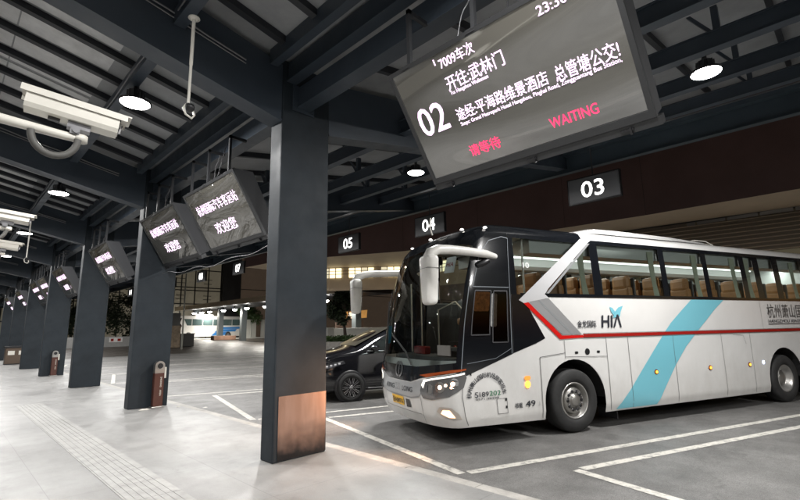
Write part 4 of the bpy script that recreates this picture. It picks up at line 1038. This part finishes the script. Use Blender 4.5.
for yy, sg in ((0.0, -1), (1.9, 1)):
    # headlamp: swept lens with bright elements
    mb = MB(); p = [(-.82, .06, .78), (-.45, .012, .84), (-.15, .0, .92), (-.20, .0, .99), (-.55, .02, .96), (-.86, .12, .86)]
    cp = [Vector((x, (y-.035) if sg < 0 else 1.9-y+.035, z)) for x, y, z in p]; hl = cpart('headlight', cp, mat('car_lamp', (.12, .12, .13), .12, metal=.6, coat=1))
    for k in range(5):
        x = -.74+.10*k; mb = MB(); mb.box(x, x+.05, (.035-.016*k-.05 if sg < 0 else 1.9+.01), (.035-.016*k-.042 if sg < 0 else 1.905+.01), .83+.02*k, .865+.02*k); mb.build('lamp_element', mat('lamp_element', (.8, .8, .8), .2, metal=1, emit=(1, 1, 1), estr=.4), hl)
def alloy(x, y, sg):
    r = .345; M_ = Matrix.Translation((x, y, r)) @ Matrix.Rotation(R(90)*(1 if sg < 0 else -1), 4, 'X')
    mb = MB(); mb.lathe([(0, .035), (.36, .035), (.40, .03), (.41, .0)], M_, n=40); mb.build('wheel_arch', BLACK, car)
    mb = MB(); mb.lathe([(.25,-.12),(.32,-.11),(r,-.07),(r,.05),(.325,.085),(.26,.09),(.245,.075)], M_, n=40); t = mb.build('wheel', TYRE, car)
    mb = MB(); mb.lathe([(.245,.085),(.235,.09),(.225,.07),(.215,.02),(0,.01)], M_, n=40); mb.build('rim', mat('rim_dark', (.05, .05, .05), .3, metal=.8), t)
    mb = MB()
    for k in range(10):
        a = 36*k; Mk = M_ @ Matrix.Rotation(R(a), 4, 'Z')
        mb.box(.04, .235, -.018, -.004, .06, .082, Mk); mb.box(.10, .235, .006, .018, .06, .08, Mk @ Matrix.Rotation(R(5), 4, 'Z'))
    mb.lathe([(0,.09),(.035,.088),(.045,.075)], M_, n=16); mb.build('spokes', mat('alloy', (.42, .42, .43), .25, metal=.9), t)
for x in (0, 3.05): alloy(x, .03, -1); alloy(x, 1.87, 1)

# ------------------------------------------------------------------ terminal building over the far side of the bays
tb = thing('terminal_building', (18, 0, 0), 'dark red terminal overhang with beige underside, louvres and lit panes beneath', 'building')
TM = Matrix.Translation((-18, 0, 0))
FAS = mat('maroon_cladding', (.115, .066, .058), .45, noise=.15, nscale=.6)
BEI = mat('beige_soffit', (.62, .50, .36), .6, noise=.10, nscale=.7)
out = [(18.15, -34), (18.12, 5), (17.85, 8), (17.4, 12), (16.75, 16.3), (14.9, 20.1), (13.45, 24.1), (13.25, 27.0)]
inn = [(21.2, -34), (21.0, .85), (20.6, 6), (20.8, 12), (20.85, 20.0), (17.6, 23.9), (16.6, 27.0), (16.5, 27.2)]
mb = MB()
for (a, b_) in zip(out, out[1:]):
    mb.add([(a[0], a[1], 5.65), (b_[0], b_[1], 5.65), (b_[0], b_[1], 10.5), (a[0], a[1], 10.5)], [(0,1,2,3)])
    mb.add([(a[0]+.06, a[1], 5.65), (b_[0]+.06, b_[1], 5.65), (b_[0]+.06, b_[1], 10.5), (a[0]+.06, a[1], 10.5)], [(0,3,2,1)])
mb.v = [TM @ Vector(v) for v in mb.v]; mb.build('fascia', FAS, tb, fix=False)
mb = MB()
for i in range(len(out)-1):
    a, b_, c_, d_ = out[i], out[i+1], inn[i+1], inn[i]
    mb.add([(a[0]+.07, a[1], 5.66), (b_[0]+.07, b_[1], 5.66), (c_[0], c_[1], 5.66), (d_[0], d_[1], 5.66)], [(0,1,2,3)])
mb.v = [TM @ Vector(v) for v in mb.v]; mb.build('soffit', BEI, tb, fix=False)
mb = MB(); mb.box(13.3, 62, -34, 27, 10.5, 11); mb.v = [TM @ Vector(v) for v in mb.v]; mb.build('roof', DGREY, tb)
# louvres along the straight run, lit panes along the curved end
mb = MB(); bk = MB()
SLAT = mat('louvre_bronze', (.55, .45, .34), .5, noise=.15, nscale=2)
for (a, b_) in zip(inn[:3], inn[1:4]):
    for k in range(9):
        z = 5.48-.155*k; mb.hexa([(a[0], a[1], z-.04), (b_[0], b_[1], z-.04), (b_[0]+.12, b_[1], z), (a[0]+.12, a[1], z), (a[0], a[1], z-.02), (b_[0], b_[1], z-.02), (b_[0]+.12, b_[1], z+.02), (a[0]+.12, a[1], z+.02)])
    bk.add([(a[0]+.2, a[1], 4.2), (b_[0]+.2, b_[1], 4.2), (b_[0]+.2, b_[1], 5.65), (a[0]+.2, a[1], 5.65)], [(0,1,2,3)])
mb.v = [TM @ Vector(v) for v in mb.v]; mb.build('louvres', SLAT, tb)
bk.v = [TM @ Vector(v) for v in bk.v]; bk.build('louvre_backing', mat('bronze_dark', (.20, .16, .12), .6), tb, fix=False)
mb = MB(); mb2 = MB(); yv = -30.
while yv < 12:
    xx = 21.0-.02
    mb.box(xx-.05, xx-.02, yv+.03, yv+.97, 5.52, 5.645); yv += 1
mb.v = [TM @ Vector(v) for v in mb.v]; mb.build('cap_panels', mat('grey_panel', (.26, .25, .24), .5), tb)
lit = MB(); dk = MB(); wl = MB()
for (a, b_) in zip(inn[3:6], inn[4:7]):
    L_ = math.hypot(b_[0]-a[0], b_[1]-a[1]); n_ = max(1, int(L_/.42))
    for i in range(n_):
        p = Vector((a[0]+(b_[0]-a[0])*i/n_, a[1]+(b_[1]-a[1])*i/n_, 0)); q = Vector((a[0]+(b_[0]-a[0])*(i+1)/n_, a[1]+(b_[1]-a[1])*(i+1)/n_, 0)); e_ = (q-p)
        if (i*7) % 5 != 3:
            p1 = p+e_*.06; q1 = p+e_*.94
            lit = MB(); lit.add([TM @ Vector(v) for v in ((p1.x, p1.y, 4.98), (q1.x, q1.y, 4.98), (q1.x, q1.y, 5.60), (p1.x, p1.y, 5.60))], [(0,1,2,3)]); lit.build('lit_window', emis('pane_light', (1, .86, .52), 1.5) if i % 3 else emis('pane_dim', (1, .88, .6), .7), tb, fix=False)
        nn = Vector((-e_.y, e_.x, 0)).normalized(); nn = nn if nn.dot(Vector((-1, -.4, 0))) > 0 else -nn
        for zz in (5.20, 5.40): 
            pp = p+nn*.02; qq = q+nn*.02; dk.add([(pp.x, pp.y, zz), (qq.x, qq.y, zz), (qq.x, qq.y, zz+.03), (pp.x, pp.y, zz+.03)], [(0,1,2,3)])
        pm = p+nn*.025; pe = p+e_*.07+nn*.025; dk.add([(pm.x, pm.y, 4.9), (pe.x, pe.y, 4.9), (pe.x, pe.y, 5.65), (pm.x, pm.y, 5.65)], [(0,1,2,3)])
    wl.add([(a[0]+.05, a[1]+.05, 4.15), (b_[0]+.05, b_[1]+.05, 4.15), (b_[0]+.05, b_[1]+.05, 5.65), (a[0]+.05, a[1]+.05, 5.65)], [(0,1,2,3)])
for mm, nm, mt in ((dk, 'glazing_bars', BLACK), (wl, 'transom_wall', BEI)):
    mm.v = [TM @ Vector(v) for v in mm.v]; mm.build(nm, mt, tb, fix=False)
for x, y in ((21.9, -12), (21.9, -3.5)):
    mb = MB(); mb.box(x-.4-18, x+.4-18, y-.4, y+.4, ZR, 5.64); mb.build('pillar', mat('grey_concrete', (.13, .13, .125), .6, noise=.2), tb)

jm = MB()
for (a, b_) in zip(out, out[1:]):
    L_ = math.hypot(b_[0]-a[0], b_[1]-a[1]); n_ = max(1, round(L_/4.8))
    for i in range(n_):
        px_ = a[0]+(b_[0]-a[0])*i/n_; py_ = a[1]+(b_[1]-a[1])*i/n_
        jm.box(px_-.008-18, px_-.003-18, py_-.005, py_+.005, 5.66, 10.4)
jm.build('cladding_joints', BLACK, tb)
for yy, lb in ((3.2, 'lit strip lamp under the terminal overhang, upper right edge of the photo, left one'), (.6, 'lit strip lamp at the right edge of the photo under the terminal overhang'), (-3, 'strip lamp under the overhang beyond the right edge'), (7.5, 'strip lamp under the overhang behind the coach roof'), (13, 'strip lamp under the overhang behind bay sign 04'), (18, 'strip lamp under the overhang near bay sign 05')):
    o = thing('strip_lamp', (23.2, yy, 4.55), lb, 'lamp', 'strip lamps under the terminal overhang')
    mb = MB(); mb.box(-.12, .12, -.75, .75, 0, .12, bev=.01); mb.build('tray', MGREY, o); mb = MB(); mb.box(-.09, .09, -.7, .7, -.03, -.001); mb.build('tube', emis('strip_glow', (1, .98, .94), 5), o)
    ld = bpy.data.lights.new('strip_light', 'AREA'); ld.shape = 'RECTANGLE'; ld.size = .2; ld.size_y = 1.4; ld.energy = 120; ld.color = (1, .95, .88)
    lo = bpy.data.objects.new('strip_light', ld); COL.objects.link(lo); lo.location = (23.2, yy, 4.50)
# glass fronted block far away
fb = thing('glass_block', (40, 76, 0), 'tall dim glass fronted block with black mullions, far beyond the bays between two columns', 'building')
CURTW = mat('dim_panes', (.17, .16, .135), .35, noise=.35, nscale=.35, emit=(.78, .68, .48), estr=.07)
mb = MB(); mb.box(-70, -6.6, 0, 1, .7, 27); mb.build('glass_wall', CURTW, fb)
mb = MB(); mb.box(-6.6, -3.4, -.6, 1, .7, 27); mb.build('dark_pier', mat('pier_dark', (.03, .032, .034), .5), fb)
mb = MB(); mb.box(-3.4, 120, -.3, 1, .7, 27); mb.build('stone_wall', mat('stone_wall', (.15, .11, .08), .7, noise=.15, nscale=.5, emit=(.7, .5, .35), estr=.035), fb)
mb = MB(); x = -67.0
while x < -6.6:
    mb.box(x, x+.16, -.12, -.004, .8, 27); x += 2.15
for z in (3.4, 6.2, 8.4, 8.9, 11.8, 14.8, 15.3, 18.4, 21.5): mb.box(-70, -6.6, -.10, -.006, z, z+.16)
for x0 in (-22.5, -18.2, -13.9, -9.6):
    for z in (7.0, 7.6, 9.6, 10.3, 12.6, 13.3): mb.box(x0, x0+1.3, -.09, -.007, z, z+.09)
mb.build('mullions', BLACK, fb)
mb = MB(); mb.box(-3.4, 120, -.31, -.302, 9.0, 9.12); mb.box(6, 6.12, -.31, -.302, .7, 27); mb.build('joint', BLACK, fb)

# low canopy on the far side with its lamps and columns
fc = thing('far_canopy', (28.3, 53, 0), 'low far canopy with beige edge running behind the bays above the distant coach', 'canopy')
mb = MB(); mb.box(-3, 3, -21, 20.5, 5.12, 5.5); mb.build('slab', DGREY, fc)
mb = MB(); mb.box(-3.08, -3.01, -21, 20.5, 5.0, 5.58); mb.build('edge', BEI, fc)
for yy in (-19, -12.5, -6, 4.2, 11.2, 19.5):
    mb = MB(); mb.box(-.34, .34, yy-.3, yy+.3, .0 if yy < 5 else .7, 5.11); mb.build('post', mat('far_post', (.10, .115, .12), .5), fc)
k = 0
for yy in (34.2, 38.0, 41.8, 45.8, 50.3, 55.0, 58.4, 61.8, 66.4, 69.2, 72.0):
    o = thing('canopy_lamp', (27.6, yy, 4.66), 'small lit lamp under the low far canopy, number %d of the row from the near end' % (k+1) if False else '%s lit lamp from the near end of the low far canopy' % ORD[k], 'lamp', 'lamps under the far canopy')
    mb = MB(); mb.lathe([(0, .44), (.06, .44), (.06, .2), (.2, .12), (.24, 0)], n=14); mb.build('shade', BLACK, o)
    mb = MB(); mb.lathe([(0, -.22), (.2, -.18), (.29, -.04), (.30, .01), (0, .02)], n=14); mb.build('bulb', emis('far_lamp', (1, .98, .93), 25), o)
    if k % 2 == 0:
        ld = bpy.data.lights.new('far_lamp_light', 'AREA'); ld.shape = 'DISK'; ld.size = .5; ld.energy = 560; ld.color = (1, .95, .86)
        lo = bpy.data.objects.new('far_lamp_light', ld); COL.objects.link(lo); lo.location = (27.6, yy, 4.42)
    k += 1
# far coach ------------------------------------------------------------
fcoach = thing('distant_coach', (22.2, 65.5, .74), 'distant white coach with blue wave stripes and dark front, under the far canopy', 'bus', rz=R(14))
prof = [(.25, .35), (-.05, .8), (.0, 1.5), (.35, 2.6), (.9, 3.15), (1.8, 3.3), (11.7, 3.3), (12, 3.0), (12, .35)]
Mxz = Matrix(((1,0,0,0),(0,0,1,0),(0,1,0,0),(0,0,0,1)))
mb = MB(); mb.prism(prof, 0, 2.5, Mxz); mb.build('body', WHITEP, fcoach)
mb = MB(); mb.box(4, 7, .6, 1.9, 3.3, 3.6, bev=.08); mb.build('roof_unit', WHITEP, fcoach)
DG2 = mat('far_glass', (.05, .075, .075), .1, emit=(.5, .8, .75), estr=.02)
mb = MB(); mb.prism([(.02, 1.0), (.05, 1.6), (.42, 2.7), (1.0, 3.0), (1.5, 2.95), (1.2, 2.3), (1.55, 1.9), (1.2, 1.2), (.7, .95)], -.012, -.002, Mxz); mb.build('front_glass', BB, fcoach)
xs = [(1.8, 3.0), (3.1, 4.7), (4.8, 6.4), (6.5, 8.1), (8.2, 9.8), (9.9, 11.4)]
for a, b_ in xs:
    mb = MB(); mb.prism([(a if a > 2 else a+.5, 1.95), (b_, 1.95), (b_, 2.85), (a, 2.85)], -.012, -.002, Mxz); mb.build('window', DG2, fcoach)
BLU = mat('blue_paint', (.03, .20, .55), .3)
for (x0, z0, x1, z1) in ((6.3, .5, 9.2, 1.0), (6.8, 1.0, 10.5, 1.4), (7.6, 1.4, 11.6, 1.75)):
    mb = MB(); mb.prism([(x0, z0), (x1, z0+.05), (x1+.3, z1), (x0+.6, z1-.05)], -.010, -.002, Mxz); mb.build('blue_stripe', BLU, fcoach)
for x in (2.6, 9.2):
    for yy in (-.01, 2.3):
        mb = MB(); mb.lathe([(.0, .22), (.5, .22), (.52, .15), (.52, 0), (.3, -.01), (0, -.02)], Matrix.Translation((x, yy+.0, .5)) @ Matrix.Rotation(R(-90), 4, 'X'), n=24); mb.build('wheel', TYRE, fcoach)
        mb = MB(); mb.lathe([(0, -.03), (.28, -.03)], Matrix.Translation((x, yy, .5)) @ Matrix.Rotation(R(-90), 4, 'X'), n=20); mb.build('hub', MGREY, fcoach)

# low walls, planters, bollards
LWALL = mat('low_wall', (.30, .30, .29), .6, noise=.1)
def simple(name, boxes, m, loc, label, cat, group=None, bev=.02, rz=0):
    mb = MB()
    for b_ in boxes: mb.box(*b_, bev=bev)
    o = mb.build(name, m, loc=loc); o.rotation_euler = (0, 0, rz); return tag(o, label, cat, group)
lw = thing('barrier_wall', (10.5, 54, 0), 'low grey wall with a small white and red notice, far off between the second and third columns', 'wall')
mb = MB(); mb.box(-7, 5.2, 0, .4, ZR, 1.40, bev=.02); mb.build('wall', LWALL, lw)
mb = MB(); mb.box(1.9, 3.1, -.03, -.003, .85, 1.3); nb = mb.build('notice', mat('notice_white', (.7, .68, .66), .5), lw)
mb = MB(); mb.box(2.05, 2.3, -.036, -.031, .95, 1.2); mb.box(2.65, 2.95, -.036, -.031, .95, 1.2); mb.build('notice_mark', BRED, nb)
simple('brick_planter', [(-1.5, 1.5, -.5, .5, 0, .55)], mat('brick_brown', (.16, .09, .06), .7, noise=.3, nscale=3), (27.2, 60.5, .66), 'brown brick planter in front of the distant coach', 'planter')
simple('stone_plinth', [(-.9, .9, -.6, .6, 0, 2.2)], mat('stone_brown', (.22, .17, .12), .7, noise=.5, nscale=2.5), (16.6, 49.5, .2), 'mottled brown stone plinth just right of the second column, far back', 'plinth')
simple('waste_container', [(-.7, .7, -.5, .5, 0, 1.25), (-.75, .75, -.55, .55, 1.25, 1.35)], BLACK, (18.6, 50.5, .25), 'black waste container beside the brown stone plinth', 'container')
simple('dark_kiosk', [(-1.4, 1.4, -1, 1, 1.5, 3.4), (-1.2, -.9, -1, 1, 0, 1.5), (.9, 1.2, -1, 1, 0, 1.5)], BLACK, (18.9, 58, .6), 'dark raised booth at the front of the distant coach', 'booth')
PW = mat('post_white', (.66, .66, .62), .5)
for i, (x, y) in enumerate(((33.6, 66.5), (34.7, 66.8), (36.6, 67), (37.6, 67.1), (38.4, 66))):
    simple('gate_post', [(-.35, .35, -.3, .3, 0, 2.6), (-.42, .42, -.37, .37, 2.6, 2.75)], PW, (x, y, .8), ['white gate post nearest the rear of the distant coach', 'second white gate post right of the distant coach', 'middle white gate post under the green tree', 'fourth white gate post under the green tree', 'last white gate post, beside the near column edge'][i], 'post', 'white gate posts')
# planting beyond the people carrier
simple('planter_wall', [(-3.2, 4.5, 0, 1.6, 0, .98)], KERB, (19.6, 25.2, ZR), 'grey planter carrying the hedge behind the people carrier', 'planter', rz=R(-38))
simple('pale_wall', [(-7, 7, 0, .3, 0, 2.05)], PW, (26.4, 33.0, -.22), 'pale low wall behind the hedge', 'wall', rz=R(-38))
LEAF = mat('leaf_green', (.045, .085, .022), .6, noise=.4, nscale=1.5); LEAFD = mat('leaf_dark', (.03, .045, .02), .65, noise=.4, nscale=1)
BARK = mat('bark', (.06, .045, .035), .8, noise=.2)
def leaves(mb, c, r, n, s):
    for _ in range(n):
        d = Vector((random.gauss(0, 1), random.gauss(0, 1), random.gauss(0, 1))).normalized()*random.random()**.45
        p = Vector((c[0]+d.x*r[0], c[1]+d.y*r[1], c[2]+d.z*r[2])); a = Vector((random.uniform(-1, 1), random.uniform(-1, 1), random.uniform(-.6, .6))).normalized(); b_ = a.orthogonal().normalized()
        b_ = (b_*math.cos(1)+a.cross(b_)*math.sin(random.uniform(0, 6))).normalized(); w_ = s*random.uniform(.6, 1.3)
        mb.add([p-a*w_, p+b_*w_*.45, p+a*w_, p-b_*w_*.45], [(0, 1, 2, 3)])
hd = thing('hedge', (20.5, 25.3, .86), 'clipped green hedge behind the people carrier', 'hedge', rz=R(-38))
mb = MB(); leaves(mb, (0, 0, .16), (3.9, .7, .26), 3800, .09); mb.build('foliage', LEAF, hd, fix=False)
def tree(x, y, z, h, r, lab, m=LEAF, n=9, tall=1.0, low=.45):
    o = thing('tree', (x, y, z), lab, 'tree', None)
    mb = MB(); mb.tube([(0, 0, 0), (.06, .03, h*.3), (-.05, .1, h*.62), (0, 0, h*.9)], [.16, .13, .08, .03], 8)
    mc = MB(); random.seed(int(x*10+y))
    for i in range(n):
        a = random.uniform(0, 6.28); rr = r*random.uniform(.25, .8); zz = h*random.uniform(low, .95); p = (rr*math.cos(a), rr*math.sin(a), zz)
        mb.tube([(0, 0, h*.4), (p[0]*.5, p[1]*.5, (zz+h*.4)/2), p], [.06, .04, .015], 6)
        leaves(mc, p, (r*.42, r*.42, h*.14*tall), 260, .17)
    mb.build('trunk', BARK, o); mc.build('crown', m, o, fix=False); return o
tree(34.6, 68.5, .8, 5.0, 3.0, 'green tree right of the distant coach, above the white posts', n=13)
tree(22.6, 28.6, ZR, 4.9, 1.5, 'dark tree in front of the lit panes, left of the coach mirror', LEAFD, n=10)
tree(30.0, 45.0, .0, 4.6, 1.6, 'small tree at the edge of the near column, behind the hedge', LEAF)
tree(14.3, 66, .7, 9.5, 2.8, 'tall dark tree behind the low wall, between the second and third columns', LEAFD, n=26, tall=1.2, low=.12)
tree(18.6, 67, .7, 6.2, 2.4, 'lower dark tree right of the tall one behind the low wall', LEAFD, n=16, low=.12)
tree(11.5, 68, .7, 8.0, 2.4, 'dark tree behind the low wall, close to the third column', LEAFD, n=20, low=.12)
# street lamp posts
def post(x, y, z, h, lab, arm=.0):
    o = thing('lamp_post', (x, y, z), lab, 'lamp post')
    mb = MB(); mb.tube([(0, 0, 0), (0, 0, h)], [.09, .05], 10); mb.build('pole', mat('pole_grey', (.25, .25, .22), .5, metal=.3), o)
    mb = MB(); mb.lathe([(0, .1), (.16, .06), (.2, -.1), (.1, -.25), (0, -.28)], Matrix.Translation((0, 0, h+.15)), n=14); mb.build('lamp_head', emis('street_glow', (1, .93, .8), 9), o)
post(17.0, 47, ZR, 8.5, 'slim pale pole right of the second column, in front of the dim glass block')
post(13.4, 62, .7, 8.4, 'lit lamp post in front of the tall dark tree behind the low wall')
post(24.5, 72, .7, 8.3, 'short lamp glowing against the dim glass block')
# small kiosk with orange awning
kq = thing('kiosk', (31.3, 38.8, 0), 'small kiosk with a lit orange brown awning beyond the people carrier', 'kiosk')
mb = MB(); mb.box(-1.3, 1.3, -.8, .8, 0, 2.7); mb.build('body', mat('kiosk_brown', (.10, .06, .04), .6), kq)
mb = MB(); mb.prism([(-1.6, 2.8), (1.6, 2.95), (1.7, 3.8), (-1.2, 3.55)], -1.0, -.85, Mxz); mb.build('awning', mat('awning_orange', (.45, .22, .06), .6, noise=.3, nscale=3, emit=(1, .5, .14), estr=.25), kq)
mb = MB(); mb.box(-.95, -.2, -1.05, -1.01, 2.9, 3.5); mb.build('lit_panel', emis('panel_glow', (1, .8, .6), 1.0), kq)
# white box posts by the pale wall
simple('white_cabinet', [(-.35, .35, -.3, .3, 0, 2.0)], PW, (24.0, 32.6, ZR), 'white cabinet at the right edge of the near column, beyond the hedge', 'cabinet')

# ------------------------------------------------------------------ sky, moonlight, exposure
W = bpy.data.worlds.new('World'); S.world = W; W.use_nodes = True; nt = W.node_tree
bgn = nt.nodes['Background']; st = nt.nodes.new('ShaderNodeTexSky'); st.sky_type = 'NISHITA'; st.sun_disc = False
st.sun_elevation = R(-2); st.sun_rotation = R(140); nt.links.new(st.outputs[0], bgn.inputs[0]); bgn.inputs[1].default_value = .15
sd = bpy.data.lights.new('moon', 'SUN'); sd.energy = .01; sd.angle = R(.5); sd.color = (1, .95, .88)
so = bpy.data.objects.new('moon', sd); COL.objects.link(so); so.rotation_euler = (R(50), 0, R(140)); so.location = (0, 0, 40)
S.view_settings.view_transform = 'Standard'; S.view_settings.look = 'None'; S.view_settings.exposure = .3; S.view_settings.gamma = 1
S.view_settings.use_curve_mapping = False
S.render.engine = 'CYCLES'; c_ = S.cycles
c_.use_denoising = True; c_.max_bounces = 7; c_.diffuse_bounces = 4; c_.glossy_bounces = 4; c_.transparent_max_bounces = 16; c_.transmission_bounces = 4
c_.sample_clamp_indirect = 4; c_.caustics_reflective = False; c_.caustics_refractive = False
try: c_.use_light_tree = True
except Exception: pass
